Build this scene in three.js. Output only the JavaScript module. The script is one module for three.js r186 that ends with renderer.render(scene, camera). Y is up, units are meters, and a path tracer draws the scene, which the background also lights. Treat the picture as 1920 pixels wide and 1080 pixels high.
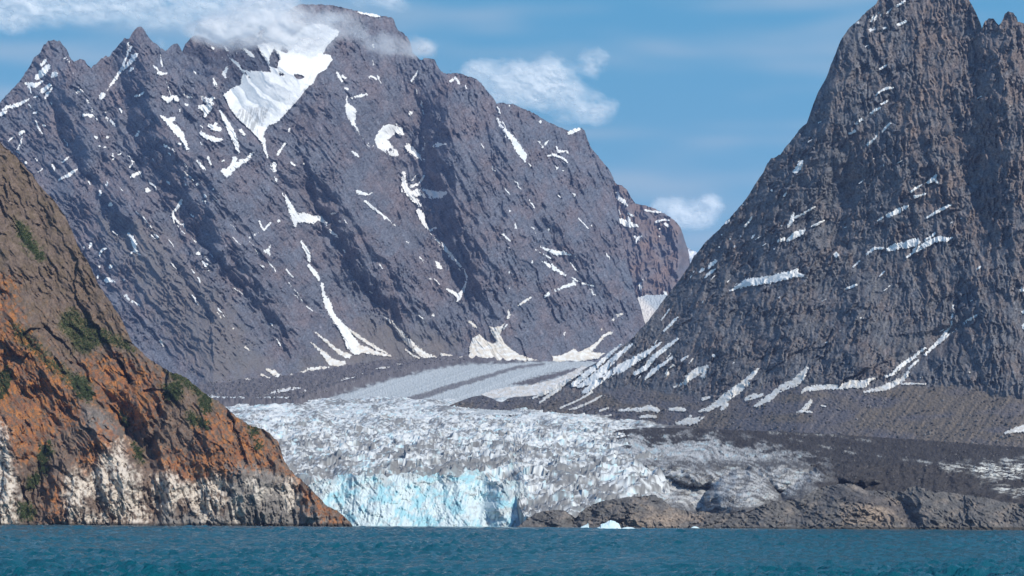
import * as THREE from 'three';
import { mergeGeometries } from 'three/addons/utils/BufferGeometryUtils.js';
import { createNoise2D, createNoise3D } from 'simplex-noise';

// ---------------------------------------------------------------- camera, sky, sun, exposure
// Telephoto view up a fjord. The photograph is 1920 x 1080, focal length FL pixels, eye 4 m above the sea.
const FL = 4330, CX = 960, CY = 981, EYE = 4, ROLL = 0.006;
const scene = new THREE.Scene();
const camera = new THREE.PerspectiveCamera(2 * Math.atan(CY / FL) * 180 / Math.PI, 1920 / (2 * CY), 1, 60000);
camera.setViewOffset(1920, 2 * CY, 0, 0, 1920, 1080);
camera.position.set(0, EYE, 0);
camera.rotation.z = ROLL;
camera.updateProjectionMatrix();

const SUN_AZ = 44 * Math.PI / 180, SUN_EL = 40 * Math.PI / 180;   // azimuth to the right of straight behind the camera
const sunDir = new THREE.Vector3(Math.sin(SUN_AZ) * Math.cos(SUN_EL), Math.sin(SUN_EL), Math.cos(SUN_AZ) * Math.cos(SUN_EL));
const sun = new THREE.DirectionalLight(new THREE.Color(1, 0.95, 0.87), 4.4);
sun.position.set(0, 600, -5000).addScaledVector(sunDir, 14000);
sun.target.position.set(0, 600, -5000);
sun.castShadow = true;
Object.assign(sun.shadow.camera, { left: -6000, right: 6000, top: 6000, bottom: -6000, near: 100, far: 30000 });
sun.shadow.mapSize.set(4096, 4096);
scene.add(sun, sun.target);
scene.fog = new THREE.FogExp2(new THREE.Color(0.42, 0.55, 1.0), 2.7e-5);

let seed = 7;
const rnd = () => { seed = (seed + 0x6D2B79F5) | 0; let t = Math.imul(seed ^ (seed >>> 15), 1 | seed); t = (t + Math.imul(t ^ (t >>> 7), 61 | t)) ^ t; return ((t ^ (t >>> 14)) >>> 0) / 4294967296; };
const N2 = createNoise2D(rnd), M2 = createNoise2D(rnd), N3 = createNoise3D(rnd);
const clamp = (v, a, b) => v < a ? a : v > b ? b : v;
const sstep = (a, b, v) => { const t = clamp((v - a) / (b - a), 0, 1); return t * t * (3 - 2 * t); };
const lerp = (a, b, t) => a + (b - a) * t;

{ // clear blue northern sky with thin level veils
  const W = 2048, H = 1024, data = new Float32Array(W * H * 4);
  const ks = [[0, .33, .56, .74], [3, .27, .52, .73], [6.5, .225, .475, .69], [9, .165, .42, .655], [13, .105, .37, .625], [30, .06, .23, .50], [60, .045, .16, .40], [90, .04, .14, .36]];
  for (let j = 0; j < H; j++) {
    const e = Math.max(0, (j + .5) / H * 180 - 90);
    let k = 0; while (k < ks.length - 2 && e > ks[k + 1][0]) k++;
    const t = clamp((e - ks[k][0]) / (ks[k + 1][0] - ks[k][0]), 0, 1);
    for (let i = 0; i < W; i++) {
      const a = i / W * Math.PI * 2, ca = Math.cos(a), sa = Math.sin(a), o = (j * W + i) * 4;
      const w = .5 + .5 * N3(ca * 4, sa * 4, e * .8 + 3) + .32 * N3(ca * 9, sa * 9, e * 2) + .2 * N3(ca * 24, sa * 24, e * 4);
      const veil = .5 * sstep(.2, 1.15, w) * sstep(0, 4, e) * (1 - sstep(25, 60, e));
      for (let c = 0; c < 3; c++) data[o + c] = lerp(lerp(ks[k][c + 1], ks[k + 1][c + 1], t), [.5, .6, .72][c], veil);
      data[o + 3] = 1;
    }
  }
  const sky = new THREE.DataTexture(data, W, H, THREE.RGBAFormat, THREE.FloatType);
  sky.mapping = THREE.EquirectangularReflectionMapping; sky.magFilter = THREE.LinearFilter; sky.minFilter = THREE.LinearFilter; sky.needsUpdate = true;
  scene.background = sky; scene.environment = sky;
}
const renderer = new THREE.WebGLRenderer({ antialias: true });
renderer.toneMapping = THREE.LinearToneMapping;
renderer.toneMappingExposure = 1.0;
renderer.shadowMap.enabled = true;

// ---------------------------------------------------------------- helpers
const CR = Math.cos(ROLL), SR = Math.sin(ROLL);
function P(px, py, d, out = []) {   // direction of a photo pixel, d metres ahead
  const dx = px - CX, dy = py - CY;
  out[0] = (dx * CR + dy * SR) / FL * d; out[1] = EYE - (-dx * SR + dy * CR) / FL * d; out[2] = -d;
  return out;
}
function fbm(x, y, o, g = .5) { let s = 0, a = 1, n = 0; for (let i = 0; i < o; i++) { s += a * N2(x, y); n += a; a *= g; x = x * 2.03 + 17.1; y = y * 2.03 - 9.7; } return s / n; }
function ridged(x, y, o, g = .5) { let s = 0, a = 1, n = 0; for (let i = 0; i < o; i++) { const v = 1 - Math.abs(M2(x, y)); s += a * (v * v - .42); n += a; a *= g; x = x * 2.07 + 31.3; y = y * 2.07 + 5.9; } return s / n; }
const HT = new Float32Array(65536 * 3); for (let i = 0; i < HT.length; i++) HT[i] = rnd();
function facet(x, y) {   // broken rock: every cell is a tilted plane, cells meet at sharp steps
  const ix = Math.floor(x), iy = Math.floor(y); let best = 9, r = 0;
  for (let i = -1; i < 2; i++) for (let j = -1; j < 2; j++) {
    const h = ((((ix + i) * 73856093) ^ ((iy + j) * 19349663)) >>> 3 & 65535) * 3, ex = x - ix - i - HT[h], ey = y - iy - j - HT[h + 1], d = ex * ex + ey * ey;
    if (d < best) { best = d; r = (HT[h + 2] * 7.3 % 1 - .5) * 2.4 * ex + (HT[h] * 5.7 % 1 - .5) * 2.4 * ey + (HT[h + 1] * 9.1 % 1 - .5) * .7; }
  }
  return r;
}
function crag(x, y, deg, w) {   // relief of jointed rock in pixels of depth, joints running at deg
  const [a, c] = rot(x, y, deg);
  const broken = .3 + 1.05 * sstep(-.5, .55, N2(x * .012 + 7, y * .012) + .6 * N2(x * .035, y * .035));   // slabs and shattered zones
  const [a2, c2] = rot(x, y, deg + 62), k1 = Math.abs(M2(c * .022 + 11, a * .0045)), k2 = Math.abs(M2(c2 * .017 + 31, a2 * .0065)), k3 = Math.abs(M2(c * .05 + 71, a * .011));
  const crack = 5.5 * w[1] * sstep(.045, .0, k1) + 3.5 * w[1] * sstep(.035, 0, k2) + 3.2 * w[2] * sstep(.06, 0, k3);   // long joints
  return 17 * w[0] * facet(c / 62 + 5, a / 190) - crack + broken * (9 * w[0] * facet(c / 26, a / 110) + 6 * w[1] * facet(c / 11 + 7, a / 44) + 3.4 * w[2] * facet(c / 5.4 + 3, a / 17) + 2.1 * w[3] * facet(c / 3.1, a / 6));
}
function rot(x, y, deg) { const a = deg * Math.PI / 180, c = Math.cos(a), s = Math.sin(a); return [x * c + y * s, -x * s + y * c]; }   // first: along, second: across
function curve(pts) {   // y of a polyline at x, points in order of x
  return (x) => {
    if (x <= pts[0][0]) return pts[0][1];
    let lo = 0, hi = pts.length - 1; if (x >= pts[hi][0]) return pts[hi][1];
    while (hi - lo > 1) { const m = (lo + hi) >> 1; if (pts[m][0] <= x) lo = m; else hi = m; }
    return lerp(pts[lo][1], pts[hi][1], (x - pts[lo][0]) / (pts[hi][0] - pts[lo][0]));
  };
}
const LI = { d: 0, t: 0, s: 0 };
function toLine(pts, x, y) {   // distance to a polyline, share of its length, side (+ right of travel)
  let best = 1e9, bt = 0, bs = 1; const n = pts.length - 1;
  for (let i = 0; i < n; i++) {
    const ax = pts[i][0], ay = pts[i][1], bx = pts[i + 1][0] - ax, by = pts[i + 1][1] - ay, qx = x - ax, qy = y - ay;
    const t = clamp((qx * bx + qy * by) / (bx * bx + by * by + 1e-9), 0, 1), ex = qx - bx * t, ey = qy - by * t, d = ex * ex + ey * ey;
    if (d < best) { best = d; bt = (i + t) / n; bs = bx * qy - by * qx < 0 ? 1 : -1; }
  }
  LI.d = Math.sqrt(best); LI.t = bt; LI.s = bs; return LI;
}
function sdPoly(p, x, y) {   // positive inside
  let d = 1e9, inside = false;
  for (let i = 0, j = p.length - 1; i < p.length; j = i++) {
    const ex = p[j][0] - p[i][0], ey = p[j][1] - p[i][1], wx = x - p[i][0], wy = y - p[i][1], t = clamp((wx * ex + wy * ey) / (ex * ex + ey * ey + 1e-9), 0, 1);
    const bx = wx - ex * t, by = wy - ey * t; d = Math.min(d, bx * bx + by * by);
    if ((p[i][1] > y) !== (p[j][1] > y) && x < (p[j][0] - p[i][0]) * (y - p[i][1]) / (p[j][1] - p[i][1]) + p[i][0]) inside = !inside;
  }
  return inside ? Math.sqrt(d) : -Math.sqrt(d);
}
const box = (pts, m) => [Math.min(...pts.map((p) => p[0])) - m, Math.min(...pts.map((p) => p[1])) - m, Math.max(...pts.map((p) => p[0])) + m, Math.max(...pts.map((p) => p[1])) + m];
function region(pts, m = 30) { const b = box(pts, m); return (x, y) => x < b[0] || x > b[2] || y < b[1] || y > b[3] ? -m : sdPoly(pts, x, y); }

// relief lines of a slope: positive amp stands out towards the valley, negative is a gully; width in photo pixels
function relief(lines) {
  const L = lines.map(([pts, amp, w, wr]) => ({ pts, amp, w, wr: wr ?? w, b: box(pts, Math.max(w, wr ?? w)) }));
  return (x, y) => {
    let s = 0;
    for (const l of L) {
      if (x < l.b[0] || x > l.b[2] || y < l.b[1] || y > l.b[3]) continue;
      const q = toLine(l.pts, x, y), w = q.s > 0 ? l.wr : l.w;
      if (q.d < w) { const t = 1 - q.d / w; s += l.amp * t * (1.35 - .35 * t) * Math.min(1, 4 * q.t + .15, 4 * (1 - q.t) + .15); }
    }
    return s;
  };
}

const rock = new THREE.MeshPhysicalMaterial({ vertexColors: true, roughness: .95, specularIntensity: .25 });
rock.name = 'bare rock';
const iceMat = new THREE.MeshPhysicalMaterial({ vertexColors: true, roughness: .55, ior: 1.31 });
iceMat.name = 'glacier ice';
const snowMat = new THREE.MeshStandardMaterial({ vertexColors: true, roughness: .9 });
snowMat.name = 'old snow';

function geometry(pos, col, idx) {
  const g = new THREE.BufferGeometry();
  g.setAttribute('position', new THREE.BufferAttribute(pos instanceof Float32Array ? pos : new Float32Array(pos), 3));
  g.setAttribute('color', new THREE.BufferAttribute(col instanceof Float32Array ? col : new Float32Array(col), 3));
  g.setIndex(new THREE.BufferAttribute(idx instanceof Uint32Array ? idx : new Uint32Array(idx), 1));
  g.computeVertexNormals();
  return g;
}
let triangles = 0;
function mesh(name, g, m, parent) {
  const o = new THREE.Mesh(g, m); o.name = name; o.castShadow = o.receiveShadow = true; (parent || scene).add(o);
  triangles += g.index ? g.index.count / 3 : g.attributes.position.count / 3; return o;
}
function group(name, data) { const o = new THREE.Group(); o.name = name; o.userData = data; scene.add(o); return o; }

// a slope between a skyline and a foot line, its distance given by depth(x, y); behind the skyline it falls away again
function slope(name, parent, m, { x0, x1, y0, y1, s, top, bot, depth, lift, color, back = 0 }) {
  const nx = Math.ceil((x1 - x0) / s) + 1, ny = Math.ceil((y1 - y0) / s) + 1, id = new Int32Array(nx * ny).fill(-1), kind = new Int8Array(nx * ny);
  const tops = new Float32Array(nx), bots = new Float32Array(nx);
  for (let i = 0; i < nx; i++) { tops[i] = top(x0 + i * s); bots[i] = bot(x0 + i * s); }
  for (let i = 0; i < nx; i++) for (let j = 0; j < ny; j++) { const y = y0 + j * s; kind[i * ny + j] = y < tops[i] ? 1 : y > bots[i] ? 2 : 0; }
  const pos = [], col = [], idx = [], p = [], c = [0, 0, 0];
  const vert = (i, j) => {
    const k = i * ny + j; if (id[k] >= 0) return id[k];
    const x = x0 + i * s, y = clamp(y0 + j * s, tops[i], bots[i]), d = depth(x, y);
    P(x, y, d, p); if (lift) p[1] += lift(x, y, p);
    color(x, y, c, p); pos.push(p[0], p[1], p[2]); col.push(c[0], c[1], c[2]);
    return (id[k] = pos.length / 3 - 1);
  };
  for (let i = 0; i < nx - 1; i++) for (let j = 0; j < ny - 1; j++) {
    const a = kind[i * ny + j], b = kind[(i + 1) * ny + j], e = kind[i * ny + j + 1], f = kind[(i + 1) * ny + j + 1];
    if ((a && a === b && a === e && a === f) || (tops[i] >= bots[i] && tops[i + 1] >= bots[i + 1])) continue;
    const A = vert(i, j), B = vert(i + 1, j), E = vert(i, j + 1), F = vert(i + 1, j + 1);
    if ((i + j) & 1) idx.push(A, E, B, B, E, F); else idx.push(A, E, F, A, F, B);
  }
  if (back) {
    const rows = 6, st = 3; let prev = null;
    for (let i = 0; i < nx; i += st) {
      if (tops[i] >= bots[i]) { prev = null; continue; }
      const x = x0 + i * s, y = tops[i], d = depth(x, y), now = [];
      P(x, y, d, p); if (lift) p[1] += lift(x, y, p);
      for (let r = 0; r <= rows; r++) {
        const q = back * (r / rows) ** 1.5, n = r ? 60 * N2(x * .02, r * .9) * r / rows : 0;
        color(x, y, c, p); pos.push(p[0] * (1 + q / d), p[1] - q * .85 - n - (r ? 0 : .05), p[2] - q); col.push(c[0], c[1], c[2]); now.push(pos.length / 3 - 1);
      }
      if (prev) for (let r = 0; r < rows; r++) idx.push(prev[r], now[r], prev[r + 1], now[r], now[r + 1], prev[r + 1]);
      prev = now;
    }
  }
  return mesh(name, geometry(pos, col, idx), m, parent);
}

// a patch of old snow lying on a slope: chains of [x, y, half width] or an outline; it fills hollows and rock pokes through
const snowC = [.80, .80, .79];
function snowPatch(parent, depth, part, { unit, tint = 0, hole = [], stain, s = .95, smooth = .22, name = 'snow_patch', k1 = 1.9, k2 = 1.2 }) {
  const chain = part.chain, all = chain ? chain : part.poly, m = chain ? Math.max(...chain.map((c) => c[2])) + 2 : 3, b = box(all, m);
  const nx = Math.ceil((b[2] - b[0]) / s) + 1, ny = Math.ceil((b[3] - b[1]) / s) + 1, id = new Int32Array(nx * ny).fill(-1), pos = [], col = [], idx = [], p = [];
  for (let i = 0; i < nx; i++) for (let j = 0; j < ny; j++) {
    const x = b[0] + i * s, y = b[1] + j * s; let v = -9;
    if (chain) {
      if (chain.length === 1) v = chain[0][2] - Math.hypot(x - chain[0][0], y - chain[0][1]);
      for (let n = 0; n < chain.length - 1; n++) {
        const [ax, ay, ar] = chain[n], [ex, ey, er] = chain[n + 1], bx = ex - ax, by = ey - ay, t = clamp(((x - ax) * bx + (y - ay) * by) / (bx * bx + by * by + 1e-9), 0, 1);
        v = Math.max(v, lerp(ar, er, t) - Math.hypot(x - ax - bx * t, y - ay - by * t));
      }
    } else v = sdPoly(part.poly, x, y);
    for (const h of hole) v = Math.min(v, -sdPoly(h, x, y));
    const fat = chain ? 1 : 1.6;
    v += fat * (.8 * N2(x * .13 + 5, y * .13) + .8 * N2(x * .37, y * .37 + 9) + .6 * facet(x / 2.6, y / 3.4)) * clamp(m / 5, .5, 1.7);
    if (v < -.25) continue;
    const lift = (k1 + Math.min(Math.max(v, 0), 4) * k2 * .25) * unit;
    P(x, y, depth(x, y, smooth) - lift, p); id[i * ny + j] = pos.length / 3; pos.push(p[0], p[1], p[2]);
    let dirt = clamp(tint + tint * 1.3 * fbm(x * .06, y * .12 + 40, 3) + .4 * sstep(1.5, -.2, v), 0, 1), gz = 1 + .07 * N2(x * .2, y * .2) + .05 * fbm(x * .05, y * .02, 2); if (stain) gz *= 1 - stain(x, y);
    col.push(lerp(snowC[0], .62, dirt) * gz, lerp(snowC[1], .555, dirt) * gz, lerp(snowC[2], .47, dirt) * gz);
  }
  for (let i = 0; i < nx - 1; i++) for (let j = 0; j < ny - 1; j++) {
    const A = id[i * ny + j], B = id[(i + 1) * ny + j], E = id[i * ny + j + 1], F = id[(i + 1) * ny + j + 1];
    if (A >= 0 && E >= 0 && F >= 0) idx.push(A, E, F); if (A >= 0 && F >= 0 && B >= 0) idx.push(A, F, B);
    if (A < 0 && B >= 0 && E >= 0 && F >= 0) idx.push(B, E, F); if (F < 0 && A >= 0 && B >= 0 && E >= 0) idx.push(A, E, B);
  }
  if (idx.length) mesh(name, geometry(pos, col, idx), snowMat, parent);
}

// ---------------------------------------------------------------- the great massif
const massif = group('massif', { kind: 'structure', label: 'huge grey violet mountain massif with hanging snow basin and couloirs above the valley glacier', category: 'mountain' });
const topD0 = curve([[-200, 300], [-100, 245], [0, 192], [15, 175], [37, 152], [55, 125], [64, 108], [75, 100], [82, 85], [92, 76], [102, 75], [112, 77], [118, 84], [125, 93], [131, 108], [139, 116], [145, 113], [150, 111], [158, 112], [164, 122], [170, 127], [182, 118], [195, 106], [200, 104], [204, 108], [212, 95], [220, 88], [227, 78], [234, 71], [238, 75], [241, 73], [250, 60], [256, 52], [263, 49], [269, 52], [274, 62], [282, 74], [295, 85], [305, 93], [311, 96], [320, 88], [325, 82], [331, 81], [338, 88], [341, 98], [347, 84], [357, 71], [370, 66], [388, 72], [400, 80], [417, 82], [430, 73], [444, 66], [458, 72], [475, 66], [500, 50], [530, 28], [546, 16], [560, 9], [580, 8], [605, 9], [620, 10], [640, 14], [665, 20], [700, 28], [722, 31], [737, 33], [741, 45], [744, 55], [756, 62], [764, 70], [770, 82], [773, 98], [782, 106], [789, 115], [793, 110], [799, 108], [804, 111], [808, 110], [815, 112], [820, 124], [827, 134], [838, 139], [848, 137], [857, 136], [866, 139], [878, 143], [893, 148], [903, 158], [913, 170], [922, 180], [928, 189], [931, 195], [940, 193], [960, 195], [978, 203], [1000, 212], [1012, 219], [1025, 227], [1045, 237], [1065, 246], [1075, 243], [1090, 239], [1096, 245], [1100, 258], [1108, 277], [1125, 297], [1140, 315], [1150, 333], [1156, 375], [1164, 430], [1172, 470], [1182, 515], [1192, 550], [1202, 578], [1207, 600], [1215, 620], [1240, 700]]);
const topD = (x) => topD0(x) + 2.6 * fbm(x * .14, 3.3, 3) * sstep(1215, 1130, x);
const linesD = [
  // spurs
  [[[100, 78], [128, 170], [165, 260], [215, 350], [300, 470], [380, 600], [440, 720]], 110, 90],
  [[[262, 50], [266, 130], [278, 215], [330, 300], [420, 430], [520, 570], [620, 690]], 150, 120, 70],
  [[[330, 82], [345, 160], [395, 235]], 60, 40],
  [[[372, 66], [405, 170], [440, 240], [482, 285], [508, 340], [530, 400], [575, 510], [620, 610]], 90, 60, 45],
  [[[444, 66], [452, 105], [470, 130]], 50, 30],
  [[[640, 135], [628, 190], [612, 250], [640, 345], [700, 450], [780, 570], [850, 660]], 170, 130, 80],
  [[[560, 250], [545, 310], [560, 370], [620, 395], [660, 470], [740, 590]], 60, 60],
  [[[740, 40], [752, 110], [748, 190], [720, 240]], 80, 60],
  [[[803, 112], [822, 190], [830, 300], [850, 400], [930, 500], [985, 600]], 115, 60, 130],
  [[[930, 195], [960, 300], [1030, 400], [1110, 500], [1180, 600]], 90, 70, 110],
  [[[1092, 242], [1105, 330], [1130, 430], [1165, 540]], 60, 70, 50],
  [[[900, 640], [960, 590], [1030, 560], [1110, 560], [1180, 620]], 60, 60],
  // gullies
  [[[242, 75], [232, 125], [212, 155], [190, 185], [200, 220], [250, 310], [330, 420], [420, 520], [520, 620]], -75, 55],
  [[[164, 122], [170, 200], [215, 300], [280, 400], [370, 520], [450, 640]], -60, 60],
  [[[300, 250], [352, 340], [450, 460], [560, 560], [605, 600]], -45, 30],
  [[[470, 110], [480, 200], [492, 265], [510, 320], [540, 385], [562, 440], [582, 495], [610, 570], [640, 620], [690, 670]], -130, 75],
  [[[636, 135], [655, 205], [672, 250], [720, 310], [800, 420]], -70, 40],
  [[[775, 150], [792, 200], [795, 260], [790, 320], [760, 350], [775, 385], [800, 430], [850, 488], [876, 525], [858, 570]], -85, 60, 75],
  [[[684, 375], [740, 425], [800, 500], [840, 560]], -40, 30],
  [[[955, 380], [956, 480], [955, 600], [930, 640]], -35, 16],
  [[[929, 190], [945, 235], [985, 300], [1060, 380], [1130, 460]], -60, 45],
  [[[1000, 460], [1060, 515], [1100, 535]], -30, 25],
  [[[300, 252], [370, 335], [440, 422], [520, 510], [600, 598], [650, 650]], -60, 16],
  [[[230, 280], [330, 400], [430, 520], [520, 640]], -45, 14],
  [[[170, 270], [250, 390], [340, 520], [420, 650]], -45, 16],
  [[[330, 300], [400, 385], [480, 470], [550, 540]], -40, 14],
  [[[90, 180], [120, 260], [190, 380], [260, 500]], -45, 18],
  [[[620, 380], [690, 470], [770, 570], [830, 650]], -50, 16],
  [[[560, 320], [640, 460], [720, 590], [770, 660]], -40, 14],
  [[[700, 380], [780, 480], [850, 600]], -40, 14],
  [[[1000, 250], [1060, 340], [1120, 440], [1185, 570]], -50, 16],
  [[[960, 330], [1010, 400], [1060, 480], [1120, 560]], -40, 14],
  [[[870, 150], [890, 240], [930, 330], [1000, 430]], -45, 16],
  [[[700, 60], [700, 120], [730, 200], [760, 280]], -50, 18],
  [[[300, 100], [320, 180], [370, 260], [420, 330]], -40, 14],
  [[[1040, 560], [1060, 620], [1050, 670]], -35, 16],
];
const reliefD = relief(linesD);
const massD = relief([
  [[[655, 110], [632, 180], [618, 250], [640, 340], [690, 440], [760, 550], [830, 650]], 120, 62, 150],
  [[[815, 115], [842, 190], [850, 290], [862, 400], [900, 500], [950, 600]], 120, 52, 150],
  [[[262, 50], [276, 130], [290, 215], [350, 310], [440, 440], [540, 580], [610, 680]], 90, 50, 110],
  [[[372, 66], [412, 170], [452, 240], [500, 300], [530, 380], [580, 500]], 60, 40, 60],
  [[[100, 78], [134, 170], [175, 260], [230, 350], [310, 470]], 70, 46, 90],
  [[[935, 195], [975, 300], [1040, 400], [1110, 500]], 60, 40, 100],
  [[[545, 235], [552, 300], [545, 350]], 50, 30, 60],
]);
const footD = curve([[-200, 700], [300, 720], [400, 722], [540, 705], [640, 690], [740, 674], [830, 678], [1000, 680], [1100, 680], [1240, 690]]);
const baseD = curve([[-200, 5500], [0, 5550], [400, 5600], [740, 6350], [950, 6400], [1100, 6750], [1240, 7000]]);
function depthD(x, y, k = 1) {
  const h = (footD(x) - y) * 1.45, talus = sstep(0, 160, h);
  let d = baseD(x) + h * lerp(1.25, .86, sstep(-20, 350, h)) + 40 * fbm(x * .004 + 3, y * .004, 2);
  d -= massD(x + 8 * N2(x * .025, y * .025), y + 8 * N2(x * .025 + 50, y * .025)) + .36 * reliefD(x + 9 * N2(x * .02, y * .02), y + 9 * N2(x * .02 + 50, y * .02));
  // gullies and ribs: down to the right on the left half, steeper on the right half, upright near the crest
  const wx = x + 3 * N2(x * .03, y * .03 + 7), wy = y + 3 * N2(x * .03 + 31, y * .03);
  const r = sstep(560, 800, x + .3 * (y - 300)), up = sstep(260, 90, y - .12 * Math.abs(x - 500));
  let n = 0, w;
  if ((w = (1 - r) * (1 - .6 * up)) > .01) { const [a, c] = rot(wx, wy, 50); n += w * ridged(c * .026, a * .0045, 4, .55); }
  if ((w = r * (1 - .6 * up)) > .01) { const [a, c] = rot(wx, wy, 62); n += w * ridged(c * .026 + 9, a * .0045, 4, .55); }
  if (up > .01) { const [a, c] = rot(wx, wy, 96); n += .6 * up * ridged(c * .026 + 4, a * .010, 4, .55); }
  d -= 24 * n * lerp(.4, 1, talus) * (k < .2 ? .5 : 1);
  if (k > 0) {
    const deg = lerp(52, 68, r) + 24 * up;
    d -= k * 1.55 * lerp(.45, 1, talus) * (crag(wx, wy, 50, [.3, .65, 1.2, 1.5]) * (1 - r) + crag(wx + 300, wy, 70, [.3, .65, 1.2, 1.5]) * r);
  }
  return d;
}
const scree = [[[190, 420], [290, 420], [330, 480], [420, 560], [500, 690], [400, 720], [330, 640], [250, 520]], [[560, 690], [700, 600], [850, 640], [840, 680], [700, 690]]].map((p) => region(p, 60));
function colorD(x, y, c) {
  const [a, b] = rot(x, y, 56);
  let v = 1 + .20 * fbm(b * .03, a * .008 + 11, 3) + .26 * fbm(b * .14 + 3, a * .02, 3) + .40 * N2(b * .5, a * .28) + .42 * facet(x / 3.4, y / 3);
  const red = clamp(.36 + .9 * fbm(x * .012 + 60, y * .012, 3) + .3 * N2(x * .09, y * .07), 0, 1);
  let tal = 0; for (const r of scree) tal = Math.max(tal, sstep(-30, 25, r(x, y) + 26 * fbm(x * .03 + 9, y * .03, 3)));
  const pale = sstep(.42, .75, fbm(b * .08 + 40, a * .035, 3)) * .5;
  v *= 1 + pale;
  c[0] = .129 * v * lerp(.92, 1.14, red); c[1] = .126 * v * lerp(.99, .99, red); c[2] = .139 * v * lerp(1.05, .93, red);
  if (tal) { const g = .9 + .25 * N2(x * .35, y * .35); c[0] = lerp(c[0], .185 * g, tal * .6); c[1] = lerp(c[1], .165 * g, tal * .6); c[2] = lerp(c[2], .145 * g, tal * .6); }
}
slope('rock_face', massif, rock, { x0: -50, x1: 1226, y0: 2, y1: 760, s: 1.5, top: topD, bot: (x) => footD(x) + 20, depth: depthD, color: colorD, back: 1500 });
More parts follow.
